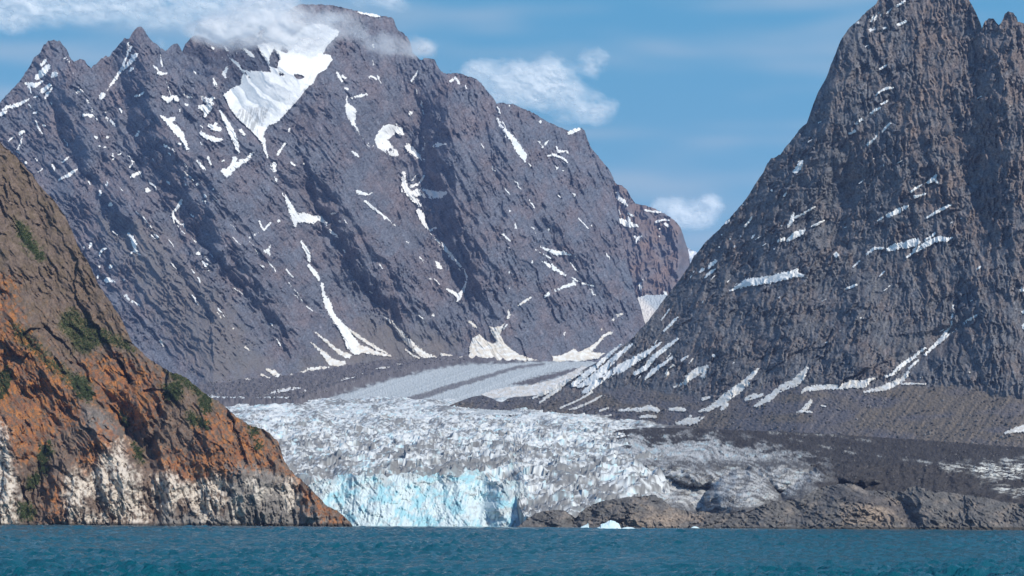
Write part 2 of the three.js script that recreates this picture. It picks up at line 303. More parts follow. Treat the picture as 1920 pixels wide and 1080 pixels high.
{
  const field = [[424, 99], [436, 112], [448, 118], [454, 130], [470, 132], [490, 133], [507, 135], [505, 126], [497, 112], [488, 98], [481, 84], [500, 80], [520, 76], [545, 70], [570, 50], [592, 44], [612, 46], [626, 54], [637, 58], [634, 66], [622, 78], [610, 92], [606, 101], [620, 103], [624, 112], [612, 130], [597, 138], [592, 146], [588, 157], [578, 163], [560, 186], [540, 209], [520, 230], [505, 235], [498, 245], [494, 258], [496, 272], [488, 264], [472, 246], [445, 222], [432, 205], [419, 177], [436, 164], [452, 158], [451, 146], [456, 138], [446, 126], [432, 112]];
  const grey = region([[443, 206], [470, 201], [504, 203], [502, 216], [490, 232], [482, 252], [470, 246], [446, 224]], 20);
  snowPatch(massif, depthD, { poly: field }, { unit: 1.6, s: 1.3, smooth: .1, k1: 6, k2: 5, name: 'snowfield', hole: [[[514, 92], [524, 108], [519, 128], [506, 124], [505, 108]], [[530, 85], [541, 96], [536, 100], [527, 94]], [[551, 140], [560, 139], [572, 143], [562, 149], [554, 146]], [[522, 137], [530, 138], [533, 141], [525, 141]]],
    stain: (x, y) => .5 * sstep(-5, 7, grey(x, y) + 6 * N2(x * .1, y * .1)) * sstep(-.5, .35, fbm((x + .25 * y) * .25, y * .03, 2)) });
  const fan = [[898, 626], [905, 632], [915, 640], [925, 645], [930, 640], [922, 625], [916, 611], [926, 613], [936, 612], [948, 604], [941, 618], [938, 628], [948, 645], [960, 655], [975, 665], [990, 670], [1012, 676], [960, 681], [880, 681], [826, 680], [826, 661], [840, 664], [860, 669], [880, 666], [880, 650], [885, 635]];
  const fan2 = [[1035, 668], [1050, 666], [1065, 660], [1076, 653], [1085, 660], [1095, 655], [1105, 650], [1120, 640], [1130, 628], [1140, 622], [1150, 622], [1148, 626], [1135, 631], [1122, 646], [1110, 660], [1135, 662], [1120, 673], [1075, 679], [1037, 679]];
  snowPatch(massif, depthD, { poly: [[702, 262], [708, 248], [718, 236], [730, 232], [742, 236], [754, 239], [758, 253], [748, 254], [742, 248], [735, 257], [727, 262], [734, 272], [745, 282], [748, 292], [738, 294], [722, 287], [708, 277]] }, { unit: 1.6 });
  for (const p of [fan, fan2]) snowPatch(massif, depthD, { poly: p }, { unit: 1.6, tint: .75, s: 1.2, smooth: .2, k1: 4, k2: 3 });
  const chains = `85 114 4 78 122 3|90 125 5 80 136 7 70 145 5|103 138 6 98 143 3|50 156 4 65 160 5 80 152 2|95 158 3 80 170 5 65 183 2|97 165 2 88 178 3 82 187 2|5 207 2 15 200 4 30 198 4 45 191 3 55 185 1.5|0 214 4 10 210 3|242 80 1.6 238 105 2 228 130 3 215 150 3 200 170 1.3|245 88 3 243 95 2|255 102 4 248 112 5 238 124 3 230 132 1.3|248 128 3 242 135 1.5|193 177 5 187 185 4|146 166 3 150 172 5 156 171 3|152 176 2 160 186 2.5 166 191 2|195 206 1.5 202 219 2.5 208 226 3 216 236 1.5|157 216 3 163 215 2 170 217 3.5 175 216 2|67 227 1.3 72 240 1.8 79 250 1.3|298 137 4 305 138 3 314 137 1.5|306 182 3 316 188 5 326 180 2.5|326 180 2.5 332 186 5|352 181 3 360 182 3|380 185 5 392 190 5 400 183 3|375 200 5 388 205 8 396 195 5|385 215 4 388 205 6|392 235 3 400 240 5 412 243 4|405 232 3 400 240 4|378 250 4 390 258 4 405 262 5 415 262 3|302 217 2 315 228 5 325 222 4|315 228 5 332 245 7 340 255 6 346 266 4 352 280 3|413 208 2 420 220 4 428 235 5 435 250 6 440 262 5 445 275 4 447 287 2|452 245 4 458 252 2|418 320 4 425 325 7 438 312 7 450 305 5 462 300 4 470 290 2.5 475 286 1.5|440 298 5 438 312 6|425 128 3 420 138 4 423 145 2|400 148 2 404 158 3 408 166 1.5|398 88 2.5 405 97 2|418 109 3 421 113 2|422 88 2 430 100 3 440 108 4 445 100 3|458 92 2 468 100 4 475 106 3|672 23 1.5 690 27 2.5 705 29.5 3 712 31 1.5|632 136 2 637 145 3 641 152 2|642 143 3 648 146 2.5|647 165 2 652 167 2|692 145 2 697 143 2 705 148 2|660 183 2 675 180 3 688 177 2|653 200 6 658 208 10 660 218 8 662 230 4 668 240 2 672 246 1.5|682 260 2.5 690 268 3 700 274 1.6|765 275 6 775 285 6 788 294 5 796 302 2|812 274 2 820 272 5 828 271 2 836 270 1.3|770 212 4|785 130 1.5 778 142 2 771 152 2|845 152 3 853 146 3 861 157 2|757 325 4 757 345 5 765 360 6 775 372 5 788 385 3|770 350 3 785 345 2 795 330 2|778 362 7 790 360 8 805 365 8 825 365 7 836 361 3|785 395 4 790 403 6 793 415 4 800 425 3 806 433 2|806 432 2 812 430 3 818 427 2|816 446 2 826 455 3.5 838 470 3 850 485 3.5 858 493 2 870 505 1.7 876 520 1.7 872 535 1.7 868 545 3 860 555 5 858 565 2|860 555 4 845 546 3 838 542 1.5|818 492 3 824 500 4 828 503 2|535 367 2 540 380 4 548 395 6 555 410 8 570 408 9 585 412 7 600 408 4|552 425 2 555 412 6|600 410 4 610 418 3 612 424 1.5|618 432 2 625 438 2.5 632 441 1.3|622 401 2 630 398 1.5|637 414 2.5|565 453 2 572 465 4 578 475 4 580 488 3|579 498 3 588 508 4 594 517 4 598 524 2.5|603 532 3 606 545 3 608 555 3 612 562 6 616 575 7 622 588 5 632 602 6 645 620 8 655 635 9 660 645 12 668 655 10|668 652 8 680 655 7 700 660 5 720 665 3 732 667 1.5|638 605 2 650 615 2 668 628 3 690 643 3 710 655 3 725 662 1.5|590 622 1.5 602 632 2 612 640 3 625 652 3 645 665 5 655 668 5|583 642 1.5 598 655 2.5 612 668 5 620 678 7 635 682 6 645 680 4|545 704 2 560 702 2 580 694 5 600 690 3 615 690 3|500 693 2 512 698 5 525 707 4 532 708 2|490 702 2 505 710 2|455 716 2 465 713 4 477 714 2|735 603 2 745 618 4 760 635 5 775 650 6 790 663 6 805 669 5 820 671 2|760 655 1.5 775 667 2 785 671 2|672 360 4 680 363 3 690 365 1.5 700 361 1.2|684 377 2 700 390 2.5 720 405 2 735 417 2 742 424 1.2|494 262 4 496 278 3 502 295 1.6|514 308 4 515 320 3|521 289 3 530 275 2 535 268 2|543 240 2 541 247 1.3|660 283 1.5 668 290 3 672 294 1.5|545 304 1.3 552 310 2|570 307 1.6|486 414 1.5 490 424 2 495 431 2 507 418 1.5|468 445 2 478 440 2 485 436 1.3|495 472 3 502 470 4 507 460 1.5|502 472 3 506 478 2|523 414 3|537 505 1.3 545 515 1.5 550 520 1.2|110 338 2 120 332 2.5 130 328 3.5 138 321 3 145 317 1.5|245 332 2 252 328 4 262 324 3|243 313 2 248 309 2|277 357 5|203 337 2 200 347 3|189 358 3 187 366 2|207 383 4|255 397 1.3 268 407 1.4 278 420 1.5 285 427 1.2|340 376 2.5 335 386 3.5 325 398 2.5 325 406 2 333 415 2 343 423 3 348 432 1.5|356 400 1.5 362 406 1.5|212 434 1.5 220 440 1.2|240 438 2.5 247 445 4 252 457 5 253 466 3 258 473 2.5|245 475 1.5 253 470 2 262 478 1.5|290 440 1.5 295 444 2.5|170 458 3 168 464 2|158 464 2|187 480 1.3 187 475 2 192 468 2 200 466 1.5|372 475 4|380 490 2 385 498 2.5 390 494 1.4|358 445 1.3 368 455 1.3|260 247 2.5 256 254 3|202 257 3|187 274 2|38 250 4 45 246 2|42 256 1.3 38 270 1.5 32 283 2 37 288 1.3|15 265 1.3 25 257 1.3|48 305 3|370 302 2 378 312 3 385 318 1.5|390 295 2.5 395 308 1.5|286 298 1.3 292 304 1.5|313 340 2 318 346 1.3|370 345 2.5|348 346 2|400 355 1.6|187 500 2.5|208 500 4|202 525 6 212 527 3|183 519 3|234 553 3 242 562 3 261 572 1.5|232 525 2|391 508 1.5|301 639 3 306 649 1.5|407 586 1.5 415 596 1.3|438 616 2|460 651 2 468 657 1.3|933 222 2 940 236 4 950 248 4 962 262 5 972 278 7 982 292 6 985 302 2|948 256 2|1028 264 1.3 1022 270 2 1018 276 2|1043 275 1.3 1047 284 2.5 1062 283 1.5 1066 288 1.2|1027 292 1.5 1038 290 2.5 1050 294 2 1060 300 2 1064 304 1.2|1066 249 3 1076 246 4 1086 242 3|1013 228 3|1046 314 1.5|1056 320 1.5|955 198 1.4|966 420 1.5 967 428 2|942 438 1.3 950 446 2 957 452 1.2|1013 463 1.5 1025 468 3 1045 475 4.5 1058 474 4 1070 478 1.5 1078 481 1.2|1003 468 1.2 1018 475 1.5 1032 484 1.5|1012 487 1.3 1025 495 2.5 1033 499 5 1045 507 3.5 1060 516 2|998 492 3|1022 555 3 1030 550 3.5 1045 543 3 1060 537 3 1078 532 3 1075 526 1.5|1092 531 2 1103 534 1.5 1115 537 1.2|972 573 1.5 985 564 2.5 995 558 2|955 510 2|956 540 1.6|953 582 1.5 955 590 3 952 597 2|1150 600 2.5 1157 592 3 1166 589 2|880 603 2 888 610 3 893 613 2|812 591 3|700 645 1.6|1128 618 1.5|640 700 2 660 694 1.5|815 676 2 830 674 4 845 674 4`;
  for (const t of chains.split('|')) {
    const v = t.split(' ').map(Number), chain = []; for (let i = 0; i < v.length; i += 3) chain.push([v[i], v[i + 1], v[i + 2] * 1.04]);
    snowPatch(massif, depthD, { chain }, { unit: 1.6, s: chain.every((q) => q[2] < 3) ? .85 : 1.1, tint: v[1] > 560 ? .6 : .1 });
  }
}
for (const [pts, amp] of linesD) {   // broken streaks of old snow along the gullies
  if (amp > 0) continue;
  for (let i = 0; i < pts.length - 1; i++) for (let t = rnd() * .4; t < 1;) {
    const [a, b] = [pts[i], pts[i + 1]], L = Math.hypot(b[0] - a[0], b[1] - a[1]), l = 6 + 22 * rnd() ** 2, chain = [];
    for (let q = 0; q <= 3; q++) { const f = t + q / 3 * l / L; chain.push([lerp(a[0], b[0], f) + 3.5 * (rnd() - .5), lerp(a[1], b[1], f) + 3.5 * (rnd() - .5), (.7 + 1.5 * rnd() ** 2) * (q === 0 || q === 3 ? .7 : 1)]); }
    if (rnd() < .8 && chain[0][1] < 640 && chain[3][0] < 1180) snowPatch(massif, depthD, { chain }, { unit: 1.6, s: .9 });
    t += l / L + .25 + .5 * rnd();
  }
}
for (let k = 0; k < 34; k++) {   // ledge remnants below the left peaks and the basin
  const x = lerp(20, 480, rnd()), y = Math.max(topD(x) + 14, lerp(100, 330, rnd())), a = (rnd() < .5 ? 55 : -30) * Math.PI / 180 + .5 * (rnd() - .5), l = 4 + 12 * rnd() ** 2, r = .9 + 1.3 * rnd() ** 2;
  snowPatch(massif, depthD, { chain: [[x, y, r], [x + Math.cos(a) * l * .5 + 1.5, y + Math.sin(a) * l * .5, r * 1.3], [x + Math.cos(a) * l, y + Math.sin(a) * l, .8]] }, { unit: 1.6, s: .9 });
}
console.log('massif', triangles);

// ---------------------------------------------------------------- far ridge, far snow peak and the icefall between
const farRidge = group('far_ridge', { kind: 'structure', label: 'distant rounded brown rock shoulder behind the massif, with small snow patches', category: 'mountain' });
const topC = curve([[1080, 330], [1150, 336], [1156, 346], [1166, 348], [1176, 356], [1184, 372], [1192, 382], [1200, 384], [1210, 385], [1228, 392], [1245, 400], [1262, 411], [1275, 425], [1281, 440], [1285, 455], [1290, 468], [1293, 482], [1291, 495], [1296, 520], [1310, 560]]);
function depthC(x, y, k = 1) {
  let d = 8600 + (600 - y) * 1.7 + (1293 - x) * -1.2 - 500 * sstep(1270, 1296, x) * -1;
  const [a, b] = rot(x + 5 * N2(x * .04, y * .04), y, 80);
  d -= 55 * ridged(b * .028, a * .009 + 4, 3, .55) - 20;
  if (k) d -= k * 2 * crag(x, y, 82, [.8, 1, 1, 1]);
  return d;
}
slope('rock_face', farRidge, rock, { x0: 1120, x1: 1312, y0: 320, y1: 640, s: 1.4, top: (x) => topC(x) + 1.8 * fbm(x * .16, 8, 3), bot: () => 630, depth: depthC, back: 1500,
  color: (x, y, c) => { const v = 1 + .28 * fbm(x * .05, y * .03, 4) + .22 * N2(x * .5, y * .4), r = clamp(.5 + .8 * fbm(x * .02 + 5, y * .02, 2), 0, 1); c[0] = .17 * v * lerp(.9, 1.15, r); c[1] = .14 * v; c[2] = .14 * v * lerp(1.05, .85, r); } });
for (const t of `1158 362 3 1160 372 4 1170 378 4 1175 385 2|1160 395 2 1162 402 1.5|1160 412 4 1172 418 6 1182 422 6 1195 424 2|1178 408 3 1180 418 4|1178 400 2 1187 405 2|1190 443 2.5 1195 448 4 1192 455 2|1195 447 3 1203 442 1.5|1210 394 2.5 1218 396 1.5 1230 397 2.5 1238 398 1.5|1230 416 2.5 1245 412 2 1255 413 1.3|1248 420 3 1252 424 2.5|1237 429 1.5|1236 443 1.5|1205 525 1.5 1200 535 3 1203 545 3 1210 555 5 1217 558 3|1247 548 3 1250 553 2`.split('|')) {
  const v = t.split(' ').map(Number), chain = []; for (let i = 0; i < v.length; i += 3) chain.push([v[i], v[i + 1], v[i + 2]]);
  snowPatch(farRidge, depthC, { chain }, { unit: 2, s: .8, tint: .1 });
}
const farPeak = group('far_snow_peak', { kind: 'structure', label: 'small far white snow peak in the notch beside the right-hand mountain', category: 'mountain' });
slope('snow_slope', farPeak, snowMat, { x0: 1240, x1: 1380, y0: 440, y1: 640, s: 2, top: (x) => 462 + .5 * Math.abs(x - 1284) + fbm(x * .1, 1, 2) * 2, bot: () => 620, depth: (x, y) => 12600 + (560 - y) * 4 + 60 * fbm(x * .04, y * .04, 4), back: 2000,
  color: (x, y, c) => { const r = sstep(.45, .6, fbm(x * .05 + 9, y * .06, 3)); c[0] = lerp(.85, .16, r); c[1] = lerp(.85, .14, r); c[2] = lerp(.85, .14, r); } });
const icefall = group('upper_icefall', { kind: 'structure', label: 'pale grey icefall spilling through the gap between massif and far ridge', category: 'glacier' });
slope('ice', icefall, iceMat, { x0: 1150, x1: 1300, y0: 540, y1: 650, s: 1.3, top: (x) => 558 - 5 * sstep(1195, 1215, x) + 6 * sstep(1195, 1170, x), bot: () => 640, depth: (x, y) => 7300 + (620 - y) * 9, lift: (x, y) => 9 * ridged(x * .2, y * .5, 3),
  color: (x, y, c) => { const s = sstep(-14, 6, (y - 560) * 1.1 - (x - 1178) * 1.0 + 22), dirt = sstep(.0, .6, fbm(x * .12, y * .4, 3)) * .35; c[0] = lerp(.5, .78, s) - dirt * .25; c[1] = lerp(.54, .73, s) - dirt * .25; c[2] = lerp(.56, .67, s) - dirt * .25; } });

// ---------------------------------------------------------------- valley glacier with its moraines
const valley = group('valley_glacier', { kind: 'structure', label: 'smooth pale valley glacier with dark medial moraine stripe curving below the massif', category: 'glacier' });
const planeE = (y) => 215 / Math.max(.012, .105 - (CY - y) / FL);
const iceLeft = curve([[560, 772], [600, 752], [650, 736], [720, 716], [790, 697], [860, 684], [1000, 678], [1130, 676]]);
const medial = [[700, 775], [745, 757], [800, 740], [850, 724], [900, 710], [935, 699], [970, 689], [1020, 682]];
const rightMor = region([[955, 722], [985, 712], [1015, 704], [1045, 697], [1090, 688], [1085, 694], [1060, 702], [1030, 712], [1000, 722]], 20);
const depthE = (x, y) => planeE(y);
slope('glacier_surface', valley, rock, { x0: 370, x1: 1140, y0: 664, y1: 780, s: 1.35, top: (x) => Math.max(footD(x) - 3, 668) + 2 * fbm(x * .05, 5, 2), bot: () => 779, depth: depthE,
  lift: (x, y) => { const m = sstep(2, -12, y - iceLeft(x)); return m * (5 * fbm(x * .06, y * .2, 3) + 2.5 * ridged(x * .22, y * .5, 2) + 14 * sstep(0, -8, y - iceLeft(x)) * sstep(-26, -8, y - iceLeft(x))) + (1 - m) * (.8 * ridged(x * .12 + y * .2, y * .5, 3) + .9 * M2(x * .3, y * .6)); },
  color: (x, y, c) => {
    const n = fbm(x * .05, y * .14, 3), q = toLine(medial, x, y), wide = lerp(7, 2.5, q.t);
    let dark = sstep(3, -3, y - iceLeft(x) + 4 * n);
    dark = Math.max(dark, sstep(wide + 1.5, wide - 2, q.d + 2 * n) * .85);
    dark = Math.max(dark, sstep(-2, 2.5, rightMor(x, y) + 3 * fbm(x * .1, y * .2, 2)));
    const streak = .5 + .5 * fbm((x * .35 + y) * .03, (y + x * .36) * .30, 3), g = .92 + .16 * N2(x * .4, y * .6);
    const i = [lerp(.42, .62, streak) * g, lerp(.46, .65, streak) * g, lerp(.47, .65, streak) * g], k = .9 + .3 * N2(x * .5, y * .7) + .25 * n;
    c[0] = lerp(i[0], .155 * k, dark); c[1] = lerp(i[1], .142 * k, dark); c[2] = lerp(i[2], .145 * k, dark);
  } });
const dE = (x, y) => planeE(y) - 3;
snowPatch(valley, dE, { poly: [[902, 739], [925, 730], [955, 725], [990, 722], [1030, 714], [1062, 702], [1092, 686], [1110, 690], [1060, 722], [1020, 744], [985, 752], [950, 756], [930, 756], [915, 748]] }, { unit: 1, tint: .6, k1: 4, k2: 2 });
for (const t of `510 737 3 525 733 4 545 729 3 562 727 2|572 732 2|640 712 2 662 709 3 690 705 2|705 690 2 730 689 2|620 726 2|745 683 1.6 790 686 1.6|540 745 1.5 548 744 1.5|680 700 2`.split('|')) {
  const v = t.split(' ').map(Number), chain = []; for (let i = 0; i < v.length; i += 3) chain.push([v[i], v[i + 1], v[i + 2]]);
  snowPatch(valley, (x, y) => planeE(y) - 16, { chain }, { unit: 1.2, s: .8, tint: .4, k1: 8, k2: 3 });
}
console.log('valley', triangles);

// ---------------------------------------------------------------- the dark pyramid peak on the right
const peak = group('rock_peak', { kind: 'structure', label: 'steep dark brown pyramid peak with thin snow ledges rising over rubble slopes', category: 'mountain' });
const topF0 = curve([[815, 772], [830, 766], [850, 757], [868, 750], [885, 744], [905, 741], [920, 746], [932, 752], [942, 754], [952, 747], [965, 744], [985, 743], [1005, 741], [1020, 736], [1045, 726], [1070, 711], [1095, 692], [1120, 679], [1140, 667], [1180, 640], [1215, 602], [1250, 555], [1275, 524], [1288, 505], [1300, 482], [1325, 452], [1345, 434], [1365, 412], [1382, 394], [1400, 372], [1418, 342], [1432, 321], [1440, 304], [1447, 297], [1462, 290], [1475, 274], [1490, 256], [1500, 242], [1514, 230], [1518, 215], [1525, 195], [1536, 168], [1550, 145], [1558, 122], [1570, 92], [1578, 72], [1590, 55], [1610, 37], [1618, 28], [1630, 17], [1642, 8], [1650, -6], [1675, -22], [1700, -34], [1740, -40], [1775, -32], [1800, -14], [1818, 2], [1826, 16], [1835, 35], [1841, 53], [1846, 40], [1853, 35], [1861, 34], [1868, 42], [1874, 48], [1880, 38], [1884, 25], [1890, 21], [1900, 24], [1906, 32], [1908, 41], [1920, 45], [1945, 30], [1990, 15], [2040, 40], [2100, 60]]);
const topF = (x) => topF0(x) + 2.4 * fbm(x * .12, 9.3, 3) * sstep(1050, 1250, x);
const footF = curve([[815, 772], [1000, 779], [1130, 797], [1300, 803], [1500, 810], [1700, 822], [1920, 838], [2100, 850]]);
const talusF = curve([[815, 730], [1000, 745], [1100, 742], [1180, 728], [1270, 738], [1360, 758], [1400, 742], [1440, 728], [1500, 716], [1520, 724], [1640, 730], [1700, 724], [1760, 722], [1830, 728], [1870, 742], [1920, 748], [2100, 750]]);
const baseF = curve([[815, 3930], [1000, 3780], [1500, 3330], [1900, 3080], [2100, 3000]]);
const reliefF = relief([
  [[[1640, 10], [1602, 75], [1566, 150], [1556, 230], [1522, 285], [1490, 330], [1440, 400], [1380, 470]], 110, 60, 70],
  [[[1700, -20], [1692, 100], [1700, 200], [1712, 300], [1740, 400], [1775, 480], [1800, 560], [1790, 640]], 70, 120, 110],
  [[[1560, 90], [1515, 225], [1500, 262]], -60, 26],
  [[[1590, 300], [1580, 380], [1570, 440], [1566, 475]], -75, 40, 30],
  [[[1622, 440], [1608, 480], [1595, 500]], -40, 16],
  [[[1760, 60], [1765, 160], [1800, 250], [1850, 340], [1870, 450]], -25, 60],
  [[[1800, 90], [1830, 130], [1828, 190]], -45, 30],
  [[[1890, 25], [1880, 120], [1900, 220], [1890, 330], [1905, 450], [1930, 600]], 70, 50],
  [[[1910, 130], [1905, 200], [1880, 280]], -50, 24],
  [[[1790, 480], [1786, 570], [1780, 620], [1730, 665], [1660, 715]], -70, 40],
  [[[1845, 585], [1780, 630], [1700, 690], [1640, 725]], -50, 30],
  [[[1500, 400], [1470, 480], [1440, 560], [1480, 640], [1500, 700]], 60, 70],
  [[[1330, 470], [1310, 540], [1340, 620], [1380, 700]], 50, 60],
  [[[1560, 500], [1540, 580], [1510, 650], [1515, 700]], -50, 40],
  [[[1640, 520], [1620, 620], [1600, 700]], 60, 50],
  [[[1425, 690], [1440, 640], [1470, 590]], -40, 35],
  [[[1870, 470], [1860, 600], [1850, 720]], 60, 60],
]);
function depthF(x, y, k = 1) {
  const ty = talusF(x), fy = footF(x), h1 = Math.min(fy - y, fy - ty) * .80, h2 = Math.max(0, ty - y) * .88, wall = sstep(-6, 14, ty - y + 7 * fbm(x * .05, 4, 3));
  let d = baseF(x) + h1 * 1.45 + h2 * lerp(.95, .62, sstep(100, 500, h2));
  d += 50 * sstep(1500, 1200, x) * sstep(740, 460, y);
  d -= .24 * wall * reliefF(x + 8 * N2(x * .025, y * .025), y + 8 * N2(x * .025 + 50, y * .025));
  const wx = x + 4 * N2(x * .03, y * .03 + 7), wy = y + 4 * N2(x * .03 + 31, y * .03);
  const l = sstep(1680, 1480, x + .35 * (300 - y)), low = sstep(420, 640, y);
  const deg = 92 + 26 * l;
  let n = 0, w;
  if (l > .01) { const [a, c] = rot(wx, wy, 116); n += l * ridged(c * .020, a * .0075, 4, .56); }
  if ((w = 1 - l) > .01) { const [a, c] = rot(wx, wy, 86); n += w * ridged(c * .022 + 9, a * .0075, 4, .56); }
  const ledge = rot(wx, wy, -24);
  d -= wall * (9 * n + 5 * ridged(ledge[1] * .022 + 3, ledge[0] * .006, 2));
  if (k > 0) {
    const rub = 1.2 * M2(x * .35, y * .35) + 1.2 * M2(x * .12, y * .2) + 3 * fbm((x + y * .75) * .05, y * .012, 2);
    const f = wall > .01 ? .88 * (l > .01 ? l * crag(wx, wy, 116, [.32, .7, 1.2, 1.5]) : 0) + .88 * (l < .99 ? (1 - l) * crag(wx + 400, wy, 86, [.32, .7, 1.2, 1.5]) : 0) : 0;
    d -= k * lerp(rub, f, wall);
  }
  return d;
}
function colorF(x, y, c) {
  const wall = sstep(-5, 5, talusF(x) - y + 9 * fbm(x * .05, 4, 3)), [a, b] = rot(x, y, 100);
  let v = 1 + .20 * fbm(b * .03, a * .009 + 11, 3) + .28 * fbm(b * .14 + 3, a * .03, 3) + .40 * N2(b * .5, a * .28) + .42 * facet(x / 3.4, y / 3.2);
  v *= 1 + .5 * sstep(.35, .75, fbm(b * .09 + 40, a * .03, 3)) - .25 * sstep(.3, .7, fbm(b * .05 + 80, a * .02, 3));
  const red = clamp(.10 + .5 * sstep(1640, 1760, x) * sstep(620, 300, y) + .8 * fbm(x * .011 + 60, y * .011, 3) + .35 * N2(x * .07, y * .05), 0, 1);
  const rr = .136 * v * lerp(.94, 1.34, red), rg = .129 * v * lerp(1.0, 1.13, red), rb = .131 * v * lerp(1.04, .99, red);
  const t = 1 + .13 * fbm((x + y * .8) * .045, y * .012, 3) + .22 * N2(x * .5, y * .5) + .14 * N2(x * .21, y * .3), warm = sstep(-.2, .5, fbm(x * .006 + 3, y * .02, 2) + .5 * sstep(1500, 1800, x));
  c[0] = lerp(.142 * t * lerp(.95, 1.12, warm), rr, wall); c[1] = lerp(.130 * t * lerp(.97, 1.04, warm), rg, wall); c[2] = lerp(.130 * t * lerp(1.03, .88, warm), rb, wall);
}
slope('rock_face', peak, rock, { x0: 815, x1: 2050, y0: -46, y1: 880, s: 1.5, top: topF, bot: (x) => footF(x) + 22, depth: depthF, color: colorF, back: 1300 });
{
  const chains = `1165 645 1.5 1145 662 3 1120 685 4 1095 705 5 1075 722 4|1185 645 2 1160 665 4 1135 690 6 1110 712 7 1085 725 3|1240 642 1.5 1215 660 4 1190 675 6 1165 690 7 1135 705 5 1110 725 5 1095 735 4|1270 635 2 1245 655 4 1225 670 4 1210 690 4 1190 700 3|1260 670 2 1240 685 3 1225 695 4 1210 710 2|1092 697 2 1075 708 2 1050 722 4 1020 737 3 1000 746 2|1050 728 3 1030 741 3 1012 755 2|1110 735 2 1085 750 1.5 1050 765 1.5|1128 742 1.5 1105 755 2 1080 765 2 1068 768 1.3|1290 668 1.5 1278 675 2|1262 685 2 1255 690 1.5|1252 700 3 1248 706 1.5|1325 688 3 1310 695 6 1295 705 6 1280 718 5 1265 725 2|1322 690 3 1318 706 4|1270 595 2 1258 608 3 1245 620 2|1255 580 1.5 1240 600 1.3|1342 489 3 1335 495 4 1328 503 2|1318 505 3 1312 510 2|1340 505 2 1330 512 3 1322 520 2|1366 414 2.5 1360 420 1.5|1393 384 1.6|1410 407 1.3 1404 415 2 1397 424 2|1353 440 1.6|1369 448 1.6|1389 443 1.6|1414 441 2 1410 446 1.5|1377 462 2|1348 463 1.5|1503 303 3 1500 310 5 1494 318 5 1489 323 3|1447 357 2|1475 361 1.5 1470 367 2|1488 400 2 1485 412 4 1478 424 3|1487 409 3 1505 402 2 1520 392 2 1528 388 1.3|1465 423 1.5|1545 414 1.5 1530 421 2.5 1522 424 1.5|1460 452 3 1470 448 3|1478 450 4 1492 440 6 1503 435 5 1508 431 2|1452 467 1.5|1644 254 1.5 1640 260 2 1630 268 3 1620 276 2.5|1638 297 1.5|1657 310 1.5|1728 346 1.5 1718 352 2 1708 360 2|1757 325 2 1750 336 4 1740 342 3|1750 336 3 1760 343 2|1735 363 2 1725 367 2 1716 369 3|1702 386 2 1692 391 4 1680 397 5 1665 404 4|1655 408 2 1645 414 1.2|1785 383 2 1770 390 3 1755 398 3 1738 408 2|1568 478 5|1655 465 2.5 1638 466 3 1625 477 2|1690 458 5 1678 463 6 1665 468 4|1720 453 6 1708 456 8 1697 460 6|1785 446 2 1775 449 4 1760 448 5 1745 453 5 1730 462 5 1715 470 4|1753 437 2 1747 443 2 1735 450 2|1712 474 2 1700 482 1.5|1612 489 1.3 1600 500 1.7|1606 534 2 1597 537 2.5 1585 542 1.5|1658 509 1.5 1650 517 1.5|1838 500 2 1825 509 1.5 1817 514 1.5|1370 545 2 1385 537 4 1400 530 7 1420 527 7 1440 525 7 1460 520 7 1480 516 7 1492 509 5|1485 514 6 1505 516 3 1512 519 1.5|1696 2 2 1680 12 2.5 1668 20 2 1662 25 1.3|1655 22 3 1648 28 4 1640 33 6 1632 38 4|1640 33 5 1628 32 2|1609 43 2.5|1628 58 2 1640 54 3 1652 55 3 1662 52 2|1675 50 2 1687 45 2.5 1698 40 2.5|1664 121 1.5 1658 125 2 1650 129 1.5|1674 165 2 1665 165 2.5 1652 170 2 1643 178 1.5|1663 190 2 1653 195 2|1650 202 2 1640 207 3 1633 213 2|1616 224 3 1605 232 3|1605 245 2.5 1593 250 2|1669 231 2 1662 238 2 1654 247 1.5|1832 184 1.5|1893 199 1.5|1787 572 1.6 1785 595 2.5 1784 608 2 1775 622 3 1765 635 4 1750 650 3 1735 665 2.5|1843 587 3 1830 592 2 1815 601 2.5 1800 612 2 1780 627 2 1760 643 2|1735 652 2 1710 672 3 1690 685 4 1675 700 3 1660 706 2|1722 675 2 1705 690 2.5|1702 699 4 1690 712 5 1670 722 6 1655 728 5 1635 732 3 1620 735 2|1690 720 1.5 1705 719 2 1735 720 1.3|1503 735 3 1510 730 4 1530 727 5 1550 725 5 1575 725 5 1600 720 7 1620 720 7 1632 712 3 1640 709 1.5|1917 542 5|1920 585 4|1922 612 6|1612 595 1.5 1622 598 2|1423 690 2 1410 705 5 1398 718 7 1380 732 8 1362 745 8 1345 758 6 1325 768 4 1310 771 1.5|1360 758 6 1355 766 4|1513 690 3 1503 705 7 1490 718 7 1470 725 6 1455 735 5 1440 748 6 1425 755 4 1415 762 2|1400 748 4 1415 742 5 1430 740 3|1520 752 3 1513 762 5 1505 770 4 1495 773 1.5|1510 771 2 1522 773 1.5|1318 748 3 1330 745 2|1338 666 3|1255 767 2 1270 767 4 1283 768 3|1295 780 2.5|1270 793 3 1290 790 6 1305 788 5 1318 782 2|1160 770 2 1180 768 3 1200 768 4 1220 765 5 1235 770 3|1200 782 2 1215 780 3 1230 781 2|1125 770 2 1140 765 1.5|1125 782 1.3 1145 778 1.5|1885 812 2 1905 806 5 1930 800 8 1960 796 8|1540 760 1.5 1548 762 1.5|1575 620 1.3|1726 708 1.5|1818 698 1.5`;
